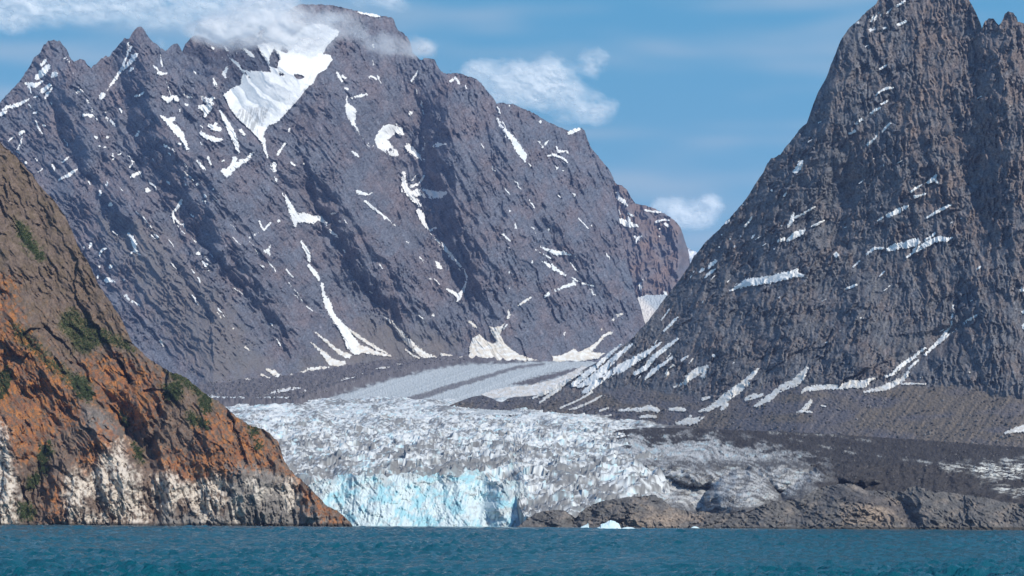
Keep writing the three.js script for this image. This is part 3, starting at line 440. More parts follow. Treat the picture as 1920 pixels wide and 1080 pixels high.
  for (const t of chains.split('|')) {
    const v = t.split(' ').map(Number), chain = []; for (let i = 0; i < v.length; i += 3) chain.push([v[i], v[i + 1], v[i + 2] * (v[0] < 1340 && v[1] > 620 ? 1.2 : 1.08)]);
    snowPatch(peak, depthF, { chain }, { unit: .95, s: chain.every((q) => q[2] < 3) ? .85 : 1.1, tint: v[1] > 680 ? .5 : .1 });
  }
}
for (let k = 0; k < 40; k++) {
  const x = lerp(1180, 1900, rnd()), y = lerp(topF(x) + 25, talusF(x) - 10, rnd()), a = (-28 - 30 * sstep(1500, 1250, x) + 14 * (rnd() - .5)) * Math.PI / 180, l = 3 + 9 * rnd() ** 2;
  if (y < topF(x) + 15) continue;
  snowPatch(peak, depthF, { chain: [[x, y, 1], [x + Math.cos(a) * l, y + Math.sin(a) * l, .8]] }, { unit: .95, s: .9 });
}
console.log('peak', triangles);

// ---------------------------------------------------------------- the sea cliff on the left
const cliff = group('sea_cliff', { kind: 'structure', label: 'orange lichen and white streaked bird cliff dropping into the blue sea', category: 'cliff' });
const topJ0 = curve([[-220, 110], [-60, 215], [0, 265], [12, 278], [41, 305], [61, 329], [73, 348], [100, 374], [110, 388], [122, 405], [134, 431], [145, 460], [163, 488], [179, 521], [190, 542], [204, 562], [228, 598], [240, 626], [247, 641], [261, 656], [285, 677], [318, 697], [335, 702], [350, 709], [362, 720], [379, 734], [395, 745], [412, 754], [426, 765], [440, 778], [452, 788], [465, 797], [480, 800], [493, 805], [505, 812], [513, 819], [522, 830], [526, 842], [530, 856], [534, 866], [542, 878], [550, 888], [565, 900], [579, 913], [592, 926], [603, 937], [614, 950], [628, 956], [640, 964], [650, 972], [657, 980], [664, 992], [680, 1000]]);
const topJ = (x) => topJ0(x) + 3.4 * fbm(x * .07, 21, 4, .6);
const reliefJ = relief([
  [[[20, 600], [90, 680], [150, 745], [195, 815], [225, 850], [250, 905], [262, 985]], 46, 70, 40],      // edge of the near buttress
  [[[250, 660], [300, 715], [380, 790], [440, 850], [480, 920], [500, 990]], 34, 90, 70],
  [[[513, 820], [530, 880], [580, 940], [620, 990]], 14, 40, 30],
  [[[170, 740], [235, 800], [262, 860], [278, 930], [284, 990]], -44, 46, 40],                             // gully between the buttresses
  [[[312, 745], [296, 780], [284, 830], [272, 870]], -18, 14],
  [[[-20, 780], [18, 830], [30, 900], [34, 990]], 26, 60, 26],
  [[[60, 800], [78, 850], [66, 900], [55, 985]], -22, 36],
  [[[100, 380], [150, 480], [210, 580], [245, 645]], 14, 40],
  [[[30, 620], [70, 655], [110, 695], [165, 745]], -12, 16],
  [[[420, 900], [432, 950], [436, 990]], -9, 16],
  [[[545, 900], [562, 950], [570, 990]], -10, 14],
  [[[150, 860], [130, 900], [120, 985]], 14, 40],
  [[[330, 880], [325, 930], [330, 985]], 12, 45],
]);
function depthJ(x, y, k = 1) {
  const h = (990 - y) * .45;
  let d = 1870 + h * lerp(.52, .86, sstep(40, 130, h)) + .14 * x + 10 * fbm(x * .006 + 3, y * .006, 2);
  d -= .58 * reliefJ(x + 6 * N2(x * .03, y * .03), y + 6 * N2(x * .03 + 50, y * .03));
  const wx = x + 4 * N2(x * .03, y * .03 + 7), wy = y + 4 * N2(x * .03 + 31, y * .03), up = sstep(700, 560, y);
  const [a, c] = rot(wx, wy, 58), [a2, c2] = rot(wx, wy, 82), lo = sstep(820, 930, y);
  d -= 8 * ((1 - lo) * ridged(c * .022, a * .007, 4, .55) + lo * ridged(c2 * .026, a2 * .010, 4, .55)) * lerp(1, .6, up);
  if (k > 0) d -= k * .40 * lerp(1, .7, up) * ((1 - lo) * crag(wx, wy, 57, [.9, 1.1, 1.2, 1.2]) + (lo ? lo * crag(wx + 90, wy, 80, [.9, 1.1, 1.2, 1.2]) : 0));
  return d;
}
const R = (pts) => region(pts, 40);
const white = [
  [[-60, 760], [0, 792], [14, 830], [26, 880], [34, 930], [34, 990], [-60, 990]],
  [[128, 980], [120, 930], [128, 890], [150, 888], [168, 898], [180, 872], [200, 850], [222, 828], [240, 856], [256, 890], [270, 930], [280, 982], [220, 976], [200, 940], [170, 925], [150, 950]],
  [[286, 930], [294, 892], [318, 884], [340, 898], [356, 912], [380, 900], [402, 892], [424, 905], [428, 935], [408, 960], [380, 972], [350, 940], [320, 945], [300, 955]],
  [[440, 930], [452, 926], [456, 950], [446, 982], [438, 975]], [[462, 900], [480, 896], [494, 915], [490, 940], [478, 930]], [[520, 905], [545, 900], [560, 935], [545, 955], [525, 930]], [[148, 960], [200, 965], [200, 980], [150, 980]]].map(R);
const orange = [
  [[-20, 560], [30, 580], [50, 640], [100, 680], [140, 745], [150, 790], [110, 800], [80, 840], [40, 870], [10, 830], [-20, 780]],
  [[160, 680], [210, 668], [265, 690], [296, 712], [300, 750], [280, 790], [240, 800], [205, 770], [180, 740]],
  [[380, 775], [430, 778], [470, 806], [505, 830], [520, 860], [490, 880], [460, 868], [430, 885], [380, 905], [340, 895], [350, 860], [390, 835], [370, 800]],
  [[180, 800], [230, 815], [240, 850], [210, 840], [190, 870], [160, 890], [150, 860]],
  [[536, 880], [560, 905], [600, 945], [640, 975], [620, 985], [575, 940], [545, 905]],
  [[92, 910], [120, 905], [122, 970], [100, 970]], [[300, 850], [335, 850], [380, 880], [380, 905], [330, 900], [300, 870]], [[0, 520], [25, 530], [25, 600], [0, 600]], [[556, 925], [580, 930], [590, 960], [570, 950]]].map(R);
const greyLow = R([[430, 870], [500, 880], [540, 900], [600, 960], [640, 995], [270, 995], [300, 960], [420, 960]]), greyMid = R([[150, 760], [200, 770], [240, 810], [225, 830], [190, 830], [160, 800]]);
const thickets = [
  ['dark green shrub thicket in a broad hollow high on the cliff', [[120, 592], [134, 580], [165, 606], [215, 630], [246, 650], [250, 658], [205, 641], [186, 642], [160, 662], [142, 652], [126, 625], [112, 610]]],
  ['long narrow band of dark shrubs along the sloping ledge', [[24, 608], [44, 616], [66, 642], [102, 676], [150, 716], [168, 740], [156, 746], [120, 712], [80, 682], [44, 646], [28, 630]]],
  ['dark shrub clump at the lower end of the shrubby ledge', [[140, 704], [160, 710], [176, 738], [166, 750], [146, 742], [138, 722]]],
  ['line of low shrubs along the cliff crest above the glacier', [[316, 696], [340, 702], [366, 716], [392, 740], [398, 752], [386, 750], [360, 728], [330, 710]]],
  ['dark shrub clump hanging just below the cliff crest', [[306, 724], [332, 716], [342, 732], [330, 752], [314, 748]]],
  ['small shrub patch beside the crest shrubs', [[374, 742], [392, 750], [396, 768], [384, 774], [376, 760]]],
  ['flat oval shrub patch above the red lichen slope', [[352, 774], [366, 782], [390, 790], [388, 802], [366, 796], [354, 786]]],
  ['upright strip of bright green growth in the lower hollow', [[78, 838], [92, 830], [98, 848], [86, 862], [84, 888], [76, 880], [74, 856]]],
  ['small green tuft below the upright green strip', [[52, 900], [72, 888], [76, 898], [58, 916], [52, 912]]],
  ['bright green tuft just above the waterline', [[36, 946], [52, 944], [66, 960], [58, 972], [38, 970]]],
  ['faint green strip of grass high on the brown slope', [[34, 416], [46, 426], [60, 452], [82, 480], [76, 486], [52, 464], [36, 436]]],
  ['little shrub on the shoulder of the red lichen slope', [[466, 796], [478, 796], [484, 810], [472, 816]]],
  ['tiny shrub under the red lichen shoulder', [[478, 828], [488, 830], [490, 840], [480, 840]]],
  ['small green tuft at the mouth of the gully', [[226, 776], [240, 788], [242, 800], [230, 794]]],
  ['thin green strip in the gully between the buttresses', [[250, 832], [262, 842], [266, 864], [256, 860]]],
  ['dark tuft at the left end of the shrubby ledge', [[-4, 706], [12, 690], [20, 706], [10, 740], [0, 750]]]];
const thicketR = thickets.map((t) => R(t[1]));
function colorJ(x, y, c) {
  const [a, b] = rot(x, y, 58), n1 = fbm(x * .03, y * .03, 4), n2 = fbm(b * .10, a * .035, 3), n3 = N2(x * .4, y * .4), n4 = fbm(x * .09 + 30, y * .09, 3);
  let v = 1 + .20 * n1 + .28 * n2 + .26 * n3 + .26 * facet(x / 4.5, y / 4);
  // brown schist with thin turf on the upper slope
  const turf = sstep(-.25, .45, n1 + .5 * n4) * sstep(900, 700, y) * .75;
  let r = lerp(.165, .112, turf) * v, g = lerp(.122, .083, turf) * v, u = lerp(.095, .054, turf) * v;
  let gr = 0; for (const q of thicketR) gr = Math.max(gr, sstep(-12, 4, q(x, y) + 12 * n4)); r = lerp(r, .062 * v, gr * .8); g = lerp(g, .072 * v, gr * .8); u = lerp(u, .026 * v, gr * .8);
  const warm = sstep(.1, .5, n4 + .4 * n2) * .4 * sstep(480, 640, y); r = lerp(r, .25 * v, warm); g = lerp(g, .135 * v, warm); u = lerp(u, .08 * v, warm);
  let gl = Math.max(sstep(-14, 16, greyLow(x, y) + 22 * n1), .8 * sstep(-8, 10, greyMid(x, y) + 14 * n4)); r = lerp(r, .20 * v, gl); g = lerp(g, .182 * v, gl); u = lerp(u, .165 * v, gl);
  let o = 0; for (const q of orange) o = Math.max(o, sstep(-16, 14, q(x, y) + 26 * n4 + 10 * n2)); o *= sstep(-.55, .15, n2 + .9 * n3 * .6 + .5 * n4 - .12) * .78;
  const hot = clamp(.5 + n1 + .5 * n3, 0, 1); r = lerp(r, lerp(.25, .36, hot) * v, o); g = lerp(g, lerp(.100, .140, hot) * v, o); u = lerp(u, lerp(.048, .034, hot) * v, o);
  let w = 0; for (const q of white) w = Math.max(w, sstep(-12, 12, q(x, y) + 16 * n1 + 12 * n4)); w *= sstep(-.45, .25, .9 * n2 + .35 * n3 + .7 * n4 + .1) * .9;
  r = lerp(r, .66 * (1 + .1 * n3), w); g = lerp(g, .585 * (1 + .1 * n3), w); u = lerp(u, .50 * (1 + .1 * n3), w);
  const tide = sstep(979, 984, y + 2 * n1); r = lerp(r, .05, tide); g = lerp(g, .046, tide); u = lerp(u, .04, tide);   // wet weed line at the water
  c[0] = r; c[1] = g; c[2] = u;
}
slope('rock_face', cliff, rock, { x0: -100, x1: 668, y0: 190, y1: 1002, s: 1.45, top: topJ, bot: () => 999, depth: depthJ, color: colorJ, back: 420 });
const leafClump = (() => {   // a handful of bent leaf sprays
  const pos = []; let s0 = 5; const q = () => { s0 = (s0 * 16807) % 2147483647; return s0 / 2147483647; };
  for (let i = 0; i < 12; i++) {
    const a = q() * 6.28, e = q() * 1.5, d = [Math.cos(a) * Math.cos(e), Math.sin(e), Math.sin(a) * Math.cos(e)], t = [-Math.sin(a), q() - .5, Math.cos(a)], l = .6 + .5 * q();
    pos.push(t[0] * -.22, t[1] * -.22, t[2] * -.22, t[0] * .3 + d[0] * l * .5, t[1] * .3 + d[1] * l * .5, t[2] * .3 + d[2] * l * .5, d[0] * l, d[1] * l, d[2] * l);
  }
  const g = new THREE.BufferGeometry(); g.setAttribute('position', new THREE.Float32BufferAttribute(pos, 3)); g.computeVertexNormals(); return g;
})();
const leafMat = new THREE.MeshPhysicalMaterial({ color: 0xffffff, roughness: .9, side: THREE.DoubleSide }); leafMat.name = 'arctic willow leaves';
const M4 = new THREE.Matrix4(), Q4 = new THREE.Quaternion(), E4 = new THREE.Euler(), V4 = new THREE.Vector3(), S4 = new THREE.Vector3(), C4 = new THREE.Color();
function scatter(name, g, m, list, parent) {   // list of [x, y, z, size, colour, squash]
  const o = new THREE.InstancedMesh(g, m, list.length); o.name = name; o.castShadow = o.receiveShadow = true;
  list.forEach((p, i) => {
    Q4.setFromEuler(E4.set(p[5] ? 0 : rnd() * 6.28, rnd() * 6.28, p[5] ? 0 : rnd() * 6.28)); S4.setScalar(p[3]); if (p[5]) S4.y *= p[5];
    o.setMatrixAt(i, M4.compose(V4.set(p[0], p[1], p[2]), Q4, S4)); if (p[4]) o.setColorAt(i, C4.setRGB(...p[4]));
  });
  (parent || scene).add(o); return o;
}
thickets.forEach(([label, poly], i) => {
  const b = box(poly, 6), q = thicketR[i], list = [], p = [], n = Math.min(6000, (b[2] - b[0]) * (b[3] - b[1]) * 1.3);
  for (let k = 0; k < n; k++) {
    const x = lerp(b[0], b[2], rnd()), y = lerp(b[1], b[3], rnd()), v = q(x, y) + 10 * fbm(x * .1, y * .1, 3);
    if (v < -1 || y < topJ(x) + 1) continue;
    P(x, y, depthJ(x, y) - .5, p); const t = .75 + .5 * rnd(), yel = rnd() * .5;
    list.push([p[0], p[1], p[2], .4 + .8 * rnd(), [lerp(.070, .105, yel) * t, lerp(.105, .125, yel) * t, .034 * t]]);
  }
  const o = scatter(i ? 'shrub_thicket_' + String(i).padStart(3, '0') : 'shrub_thicket', leafClump, leafMat, list);
  o.userData = { kind: 'stuff', label, category: 'shrubs', group: 'shrub patches on the sea cliff' };
});
console.log('cliff', triangles);
let marginDepth;

// ---------------------------------------------------------------- tidewater glacier: crevassed field, ice front, dirty margin
const glacier = group('tidewater_glacier', { kind: 'structure', label: 'crevassed white and blue tidewater glacier ending in an ice cliff at the sea', category: 'glacier' });
const heightG = (d) => 55 + .1069 * (d - 2550);
const planeG = (y) => 221.6 / Math.max(.02, .1069 - (CY - y) / FL);
{
  // crevassed surface: seracs on a real height field
  const cols = 560, rows = 350, pos = new Float32Array(cols * rows * 3), col = new Float32Array(cols * rows * 3), idx = [];
  for (let i = 0; i < cols; i++) for (let j = 0; j < rows; j++) {
    const px = lerp(385, 1330, i / (cols - 1)), rh = sstep(912, 985, px), rt = sstep(945, 990, px), d0 = 2582 - 175 * rt, d = lerp(d0, 4156, (Math.max(0, j - 1) / (rows - 2)) ** 1.12), x = (px - CX) / FL * d, k = i * rows + j;
    const edge = Math.max(sstep(1330, 1090, px + 40 * fbm(px * .01, d * .002, 2)), sstep(1350, 1240, px + 50 * fbm(px * .01, d * .006, 3)) * sstep(2980, 2800, d)), fall = sstep(2582, 2620, d);
    const u = x * .9 + .25 * d, w = d - .2 * x, far = sstep(3900, 3000, d);
    const n = 10 * ridged(u * .013, w * .026, 2, .6) + 6.5 * facet((u + .6 * w) / 22, (w - .3 * u) / 15) + 2.6 * facet(u / 9 + 40, w / 8) + 3.4 * ridged((u + .5 * w) * .03, (w - .4 * u) * .075, 3, .6);
    const ramp = clamp((d - 2407) / 360, 0, 1), hb = rh && d < 2767 ? lerp(heightG(d), lerp(8, 78, 1 - (1 - ramp) ** 1.7), rh) : heightG(d);
    let y = hb + (n * lerp(.34, .80, far)) * lerp(.12, 1, edge) - 45 * sstep(1190, 1290, px + 50 * fbm(px * .01, d * .006, 3)) * sstep(2800, 2700, d) + 7 * fbm(x * .008, d * .005, 2) - 9 * (1 - edge) - (1 - fall) * 7 * (1 - rt) - 9 * (1 - rt) * sstep(2760, 2570, d) * sstep(-.3, .5, fbm(x * .02, 7, 2)) - 14 * sstep(2900, 2580, d) * sstep(690, 600, px);
    if (!j) y = -4;
    pos[k * 3] = x; pos[k * 3 + 1] = y; pos[k * 3 + 2] = -d;
    // white weathered ice, grey dust in bands along the flow, blue where a block has freshly parted
    const band = fbm(x * .012 + 4, d * .004, 3), dust = sstep(-.05, .55, .8 * N2((u + .5 * w) * .05, (w - .4 * u) * .13) + .3 * N2(u * .25, w * .3) + .85 * band + .34 * sstep(3300, 2700, d) + .5 * fbm((x + .35 * d) * .006, (d - .5 * x) * .018, 3) + .06) * .88, blue = sstep(.25, .7, fbm(u * .03 + 90, w * .04, 3) + .35 * N2(u * .2, w * .2) + .45 * sstep(2690, 2600, d) * (1 - rt)) * (1 - dust);
    const deb = sstep(.62, .2, edge + .3 * fbm(x * .03, d * .02, 3)), g = 1 + .08 * N2(u * .5, w * .5);
    const c = [lerp(.68, .16, dust), lerp(.70, .155, dust), lerp(.695, .15, dust)];
    c[0] = lerp(c[0], .50, blue); c[1] = lerp(c[1], .70, blue); c[2] = lerp(c[2], .74, blue);
    col[k * 3] = lerp(c[0] * g, .105 * g, deb); col[k * 3 + 1] = lerp(c[1] * g, .096 * g, deb); col[k * 3 + 2] = lerp(c[2] * g, .094 * g, deb);
    if (i && j) { const A = k - rows - 1, B = k - 1, E = k - rows, F = k; idx.push(A, B, F, A, F, E); }
  }
  mesh('crevassed_ice', geometry(pos, col, idx), iceMat, glacier);
}
{
  // the calving front
  const topI = (x) => curve([[520, 940], [580, 912], [600, 903], [640, 893], [680, 890], [720, 891], [760, 888], [800, 893], [830, 889], [860, 893], [880, 884], [890, 878], [900, 884], [918, 900], [935, 907], [948, 899], [975, 905], [990, 920]])(x) + 5 * fbm(x * .05, 2, 4, .6) + 4 * facet(x / 14, 3.5);
  const depthI = (x, y) => {
    let d = 2548 - (y - 885) * .75 + 7 * fbm(x * .012, y * .01, 2);
    d -= 18 * sstep(905, 945, x + 16 * fbm(y * .035, 1, 3) - .12 * (y - 940)) ;
    d += 14 * Math.exp(-(((x - 905) / 22) ** 2)); d -= 12 * Math.exp(-(((x - 700) / 50) ** 2)) - 10 * Math.exp(-(((x - 640) / 22) ** 2)) - 8 * Math.exp(-(((x - 800) / 30) ** 2));
    const w = x + 6 * N2(x * .03, y * .03);
    d -= 4 * ridged(w * .045, y * .014, 3, .55) + .4 * crag(x + .35 * y, y, 80, [.2, .8, 1, 1]) + .25 * crag(x + 300, y, 50, [.2, .9, 1, .8]) + 2 * facet(x / 17, y / 22);
    return d;
  };
  slope('ice_front', glacier, iceMat, { x0: 515, x1: 992, y0: 872, y1: 1002, s: 1.3, top: topI, bot: () => 998, depth: depthI,
    color: (x, y, c) => {
      const dirt = sstep(.1, .6, fbm(x * .03 + 7, y * .05, 3) + .55 * sstep(900, 985, x) + .35 * sstep(640, 580, x) + .5 * sstep(34, 0, y - topI(x) + 12 * fbm(x * .05, 8, 2)) - .08) * .7;
      const pale = sstep(-.3, .35, 1.1 * fbm(x * .014 + 3, y * .018, 3) + .45 * N2((x + .4 * y) * .12, y * .05) * .6 + .3 * facet((x + .3 * y) / 9, y / 14) - .1 * sstep(760, 880, x) + .2), g = 1 + .07 * N2(x * .4, y * .3);
      const b = [lerp(.34, .60, pale), lerp(.59, .70, pale), lerp(.655, .715, pale)];
      c[0] = lerp(b[0], .40, dirt) * g; c[1] = lerp(b[1], .42, dirt) * g; c[2] = lerp(b[2], .42, dirt) * g;
    } });
}
{
  // right margin: blocky ice above the shore rocks, rounded grey lobes, then rubble-covered ice
  const domes = [[1060, 925, 90, 70, 16, .25], [1180, 940, 110, 62, 34, .34], [1255, 950, 60, 34, 22, .5], [1395, 942, 74, 62, 44, .0], [1462, 898, 62, 24, 24, .2], [1512, 924, 60, 36, 30, -.35], [1330, 895, 90, 22, 14, .15], [1590, 892, 70, 18, 14, .1], [1335, 975, 30, 26, 14, 0]];
  const lobe = (x, y) => { let m = 0; for (const [cx, cy, rx, ry, a, sk] of domes) { const ex = (x - cx) / rx, ey = (y - cy - sk * (x - cx)) / ry, r = ex * ex + ey * ey; if (r < 1) m = Math.max(m, a * Math.sqrt(1 - r)); } return m; };
  const topM = curve([[1050, 870], [1080, 846], [1110, 830], [1160, 806], [1220, 801], [1300, 803], [1500, 811], [1700, 823], [1920, 839], [2100, 851]]);
  const foot = (y) => Math.max(0, y - 895);
  const depthM = (x, y) => {
    const l = sstep(1000, 1100, x), blk = sstep(1230, 1080, x + 60 * fbm(x * .01, y * .02, 2));
    let d = y < 872 ? planeG(y) : planeG(872) - (y - 872) * 1.6; d += 120 * sstep(1190, 1090, x) - 20;
    d -= 2.8 * lobe(x + 5 * N2(x * .03, y * .03), y + 4 * N2(x * .03 + 9, y * .03));
    d -= 9 * blk * ridged(x * .05, y * .05, 3, .6) + lerp(.16, 1.5, blk) * crag(x + .5 * y, y, 70, [.6, 1, 1, 1]) + 6 * fbm(x * .03, y * .05, 2) * l;
    return d - 8 * ridged((x + 2.2 * y) * .03, y * .02, 2) * (1 - blk) * sstep(1650, 1300, x);
  };
  const greyIce = region([[880, 850], [1080, 826], [1200, 822], [1330, 822], [1430, 838], [1500, 858], [1560, 880], [1545, 900], [1500, 930], [1420, 960], [1290, 968], [1180, 970], [880, 1000]], 60);
  const bandR = [[[1480, 822], [1600, 850], [1700, 862], [1780, 872], [1840, 882]], [[1440, 812], [1560, 816], [1640, 828]], [[1160, 798], [1300, 800], [1420, 805]]];
  const paleR = region([[1760, 872], [1830, 868], [1930, 860], [2110, 866], [2110, 905], [1930, 890], [1890, 900], [1840, 892]], 40), pale2 = region([[1840, 905], [1900, 912], [2110, 915], [2110, 935], [1900, 928]], 30);
  marginDepth = depthM;
  slope('dirty_margin', glacier, rock, { x0: 1060, x1: 2050, y0: 798, y1: 1000, s: 1.5, top: topM, bot: (x) => 990, depth: depthM,
    lift: (x, y) => { const b = sstep(1220, 1050, x); return 2.6 * ridged(x * .035, y * .10, 3, .6) * sstep(1250, 1400, x) * sstep(925, 890, y) + lerp(.7, 2.2, b) * ridged(x * .16, y * .3, 2, .6) * sstep(905, 880, y) + lerp(.45, .8, b) * M2(x * .45, y * .5); },
    color: (x, y, c) => {
      const n = fbm(x * .02, y * .04, 4), f = fbm(x * .011 + 3, (y - .30 * x + 10 * N2(x * .011, y * .016)) * .11, 4, .6), n3 = N2(x * .45, y * .6), blk = sstep(1420, 1090, x + 90 * n), ice = sstep(-7, 7, greyIce(x, y) + 34 * n + 22 * f + 6 * n3);
      // rubble
      const v = 1 + .22 * n + .3 * n3 + .3 * f + .5 * facet(x / 3, y / 2); let r = .056 * v, g = .051 * v, u = .048 * v;
      // dusty ice: white to charcoal in flowing bands
      const seam = Math.min(toLine([[1180, 868], [1330, 872], [1450, 868], [1560, 882], [1640, 900]], x, y).d, toLine([[1230, 940], [1260, 952], [1300, 962], [1400, 962], [1480, 938], [1530, 912], [1585, 900], [1700, 915]], x, y).d, toLine([[1320, 880], [1330, 915], [1345, 950]], x, y).d + 3, toLine([[1440, 905], [1462, 925], [1470, 950]], x, y).d + 3);
      const dust = clamp(.56 + .75 * sstep(-.35, .35, f + .25 * n3) - .37 + .4 * n + .2 * n3 + .25 * facet(x / 5, y / 3) - .26 * blk - .26 * sstep(868, 850, y) + .42 * sstep(11, 2, seam + 5 * n3 + 7 * f), 0, 1), blue = sstep(.15, .7, fbm(x * .05 + 60, y * .09, 3) + .15 * sstep(880, 840, y)) * (1 - dust) * .8;
      const i0 = lerp(lerp(.50, .40, blue), .105, dust), i1 = lerp(lerp(.50, .54, blue), .102, dust), i2 = lerp(lerp(.49, .58, blue), .100, dust);
      r = lerp(r, i0, ice); g = lerp(g, i1, ice); u = lerp(u, i2, ice);
      let st = 0; bandR.forEach((q, k) => { const m = toLine(q, x, y); st = Math.max(st, sstep(2.6, .2, m.d + 3 * f + 1.5 * n3) * sstep(-.1, .4, fbm(x * .025, k * 9 + y * .02, 3) + .5 * n3) * (k === 1 ? .5 : .55)); });
      st = Math.max(st, sstep(-6, 8, Math.max(paleR(x, y), pale2(x, y)) + 12 * n) * sstep(-.15, .25, fbm((x * .2 + y) * .05, (y - .12 * x) * .30, 3)));
      r = lerp(r, .60, st); g = lerp(g, .60, st); u = lerp(u, .56, st);
      c[0] = r; c[1] = g; c[2] = u;
    } });
}
console.log('glacier', triangles);

// ---------------------------------------------------------------- ice-worn rocks along the right shore
const shore = group('rock_shore', { kind: 'structure', label: 'low ice-worn tan and grey rock humps between glacier and sea', category: 'rocks' });
const topS0 = curve([[940, 996], [965, 990], [975, 984], [988, 973], [1005, 962], [1025, 957], [1045, 956], [1060, 958], [1072, 966], [1080, 972], [1086, 962], [1100, 951], [1120, 943], [1135, 938], [1160, 934], [1185, 931], [1215, 930], [1232, 932], [1246, 940], [1258, 950], [1275, 954], [1300, 961], [1318, 958], [1335, 962], [1370, 963], [1407, 961], [1418, 953], [1429, 946], [1450, 941], [1478, 938], [1507, 935], [1520, 926], [1532, 919], [1545, 912], [1558, 909], [1584, 907], [1600, 907], [1612, 913], [1623, 919], [1655, 920], [1694, 922], [1703, 915], [1710, 911], [1726, 912], [1740, 918], [1752, 924], [1768, 922], [1785, 924], [1804, 927], [1849, 933], [1881, 941], [1920, 945], [1990, 940], [2100, 950]]);
const topS = (x) => topS0(x) + 1.6 * fbm(x * .13, 31, 3);
const reliefS = relief([[[[1040, 956], [1030, 985]], 10, 40], [[[1082, 968], [1070, 995]], -14, 16], [[[1113, 950], [1104, 985]], -8, 10], [[[1190, 932], [1180, 985]], 16, 70], [[[1560, 910], [1600, 945], [1640, 985]], 22, 90, 70], [[[1500, 940], [1480, 985]], -10, 30], [[[1640, 925], [1690, 950], [1715, 992]], -18, 24], [[[1722, 912], [1745, 950], [1770, 992]], 16, 40], [[[1690, 985], [1660, 950], [1600, 935]], 10, 26], [[[1850, 935], [1840, 990]], 10, 50]]);
function depthS(x, y) {
  let d = 2330 + (992 - y) * .85 + 12 * sstep(1240, 1300, x) * sstep(1440, 1400, x) - .035 * (x - 1400);
  d -= reliefS(x + 4 * N2(x * .04, y * .04), y);
  const wx = x + 4 * N2(x * .05, y * .05), [a, c] = rot(wx, y, x > 1640 ? 40 : 28);
  return d - 5 * ridged(a * .02, c * .06, 3, .55) - .5 * crag(wx, y, x > 1640 ? 48 : 155, [.3, .6, 1.2, 1.7]);
}
slope('rock_face', shore, rock, { x0: 940, x1: 2050, y0: 900, y1: 1002, s: 1.4, top: topS, bot: () => 1000, depth: depthS, back: 120,
  color: (x, y, c) => {
    const n = fbm(x * .02, y * .04, 4), [a, b] = rot(x, y, x > 1640 ? 40 : 20), f = fbm(a * .03, b * .13, 3), n3 = N2(x * .45, y * .45), v = 1 + .2 * n + .34 * f + .3 * n3 + .35 * facet(x / 4, y / 3);
    const tan = clamp(-.06 + 1.2 * sstep(60, 10, Math.hypot((x - 1640) * .7, (y - 965) * 1.5)) + .8 * sstep(70, 20, Math.hypot((x - 1240) * .6, (y - 975) * 2)) + .9 * n, 0, 1), dk = sstep(20, 4, toLine([[1560, 925], [1640, 935], [1690, 955], [1712, 990]], x, y).d + 10 * n) * .6;
    let r = lerp(.128, .26, tan) * v, g = lerp(.122, .208, tan) * v, u = lerp(.115, .165, tan) * v; r = lerp(r, .075 * v, dk); g = lerp(g, .072 * v, dk); u = lerp(u, .075 * v, dk);
    const tide = sstep(987, 990, y + .006 * 0 + 1.5 * n); c[0] = lerp(r, .07, tide); c[1] = lerp(g, .062, tide); c[2] = lerp(u, .05, tide);
  } });

// ---------------------------------------------------------------- loose boulders on rubble slopes (countless, one object)
{
  const g = new THREE.IcosahedronGeometry(1, 0), a = g.attributes.position; for (let i = 0; i < a.count; i++) { const h = 1 + .3 * N3(a.getX(i) * 2, a.getY(i) * 2, a.getZ(i) * 2); a.setXYZ(i, a.getX(i) * h * 1.15, a.getY(i) * h * .8, a.getZ(i) * h); } g.computeVertexNormals();
  const m = new THREE.MeshStandardMaterial({ roughness: .95 }); m.name = 'boulder stone'; const list = [], p = [];
  while (list.length < 2600) {
    const x = lerp(860, 1990, rnd()), ty = talusF(x), fy = footF(x), y = lerp(ty + 2, fy + 6, rnd()); if (y < topF(x) + 2 || fbm(x * .02, y * .03, 2) + .3 * rnd() < -.05) continue;
    P(x, y, depthF(x, y) - .3, p); const t = .05 + .16 * rnd() ** 2; list.push([p[0], p[1], p[2], .45 + 2.3 * rnd() ** 4, [t * 1.08, t, t * .96]]);
  }
  for (let k = 0; k < 700; k++) { const x = lerp(390, 900, rnd()), y = lerp(footD(x) + 3, Math.min(iceLeft(x) - 2, 760), rnd()); if (y > iceLeft(x) - 2) continue; P(x, y, planeE(y), p); const t = .09 + .16 * rnd() ** 2; list.push([p[0], p[1] + 10 + 3 * rnd(), p[2], 1 + 1.4 * rnd() ** 3, [t * 1.05, t, t]]); }
  for (let k = 0; k < 1500; k++) { const x = lerp(1180, 1980, rnd()), y = lerp(806 + (x - 1180) * .045, 925, rnd() ** 1.4); if (sstep(1450, 1600, x) < (y - 820) / 120) continue; P(x, y, marginDepth(x, y), p); const t = .05 + .2 * rnd() ** 3; list.push([p[0], p[1] + .3, p[2], .35 + 1.1 * rnd() ** 4, [t * 1.06, t, t * .95]]); }
  for (let k = 0; k < 260; k++) {   // fallen blocks along the waterline
    const left = k < 130, x = left ? lerp(-20, 650, rnd()) : lerp(985, 2000, rnd()); if (fbm(x * .02, 77, 2) < -.1) continue;
    P(x, left ? 986 : 990, (left ? depthJ(x, 984) : depthS(x, 988)) - 1.5 * rnd(), p); const t = .07 + .1 * rnd(); list.push([p[0], .1 + .3 * rnd(), p[2], .35 + 1.1 * rnd() ** 3, [t * 1.1, t, t * .9]]);
  }
  scatter('boulder_field', g, m, list).userData = { kind: 'stuff', label: 'countless grey boulders strewn over rubble slopes and along the shore', category: 'boulders' };
}

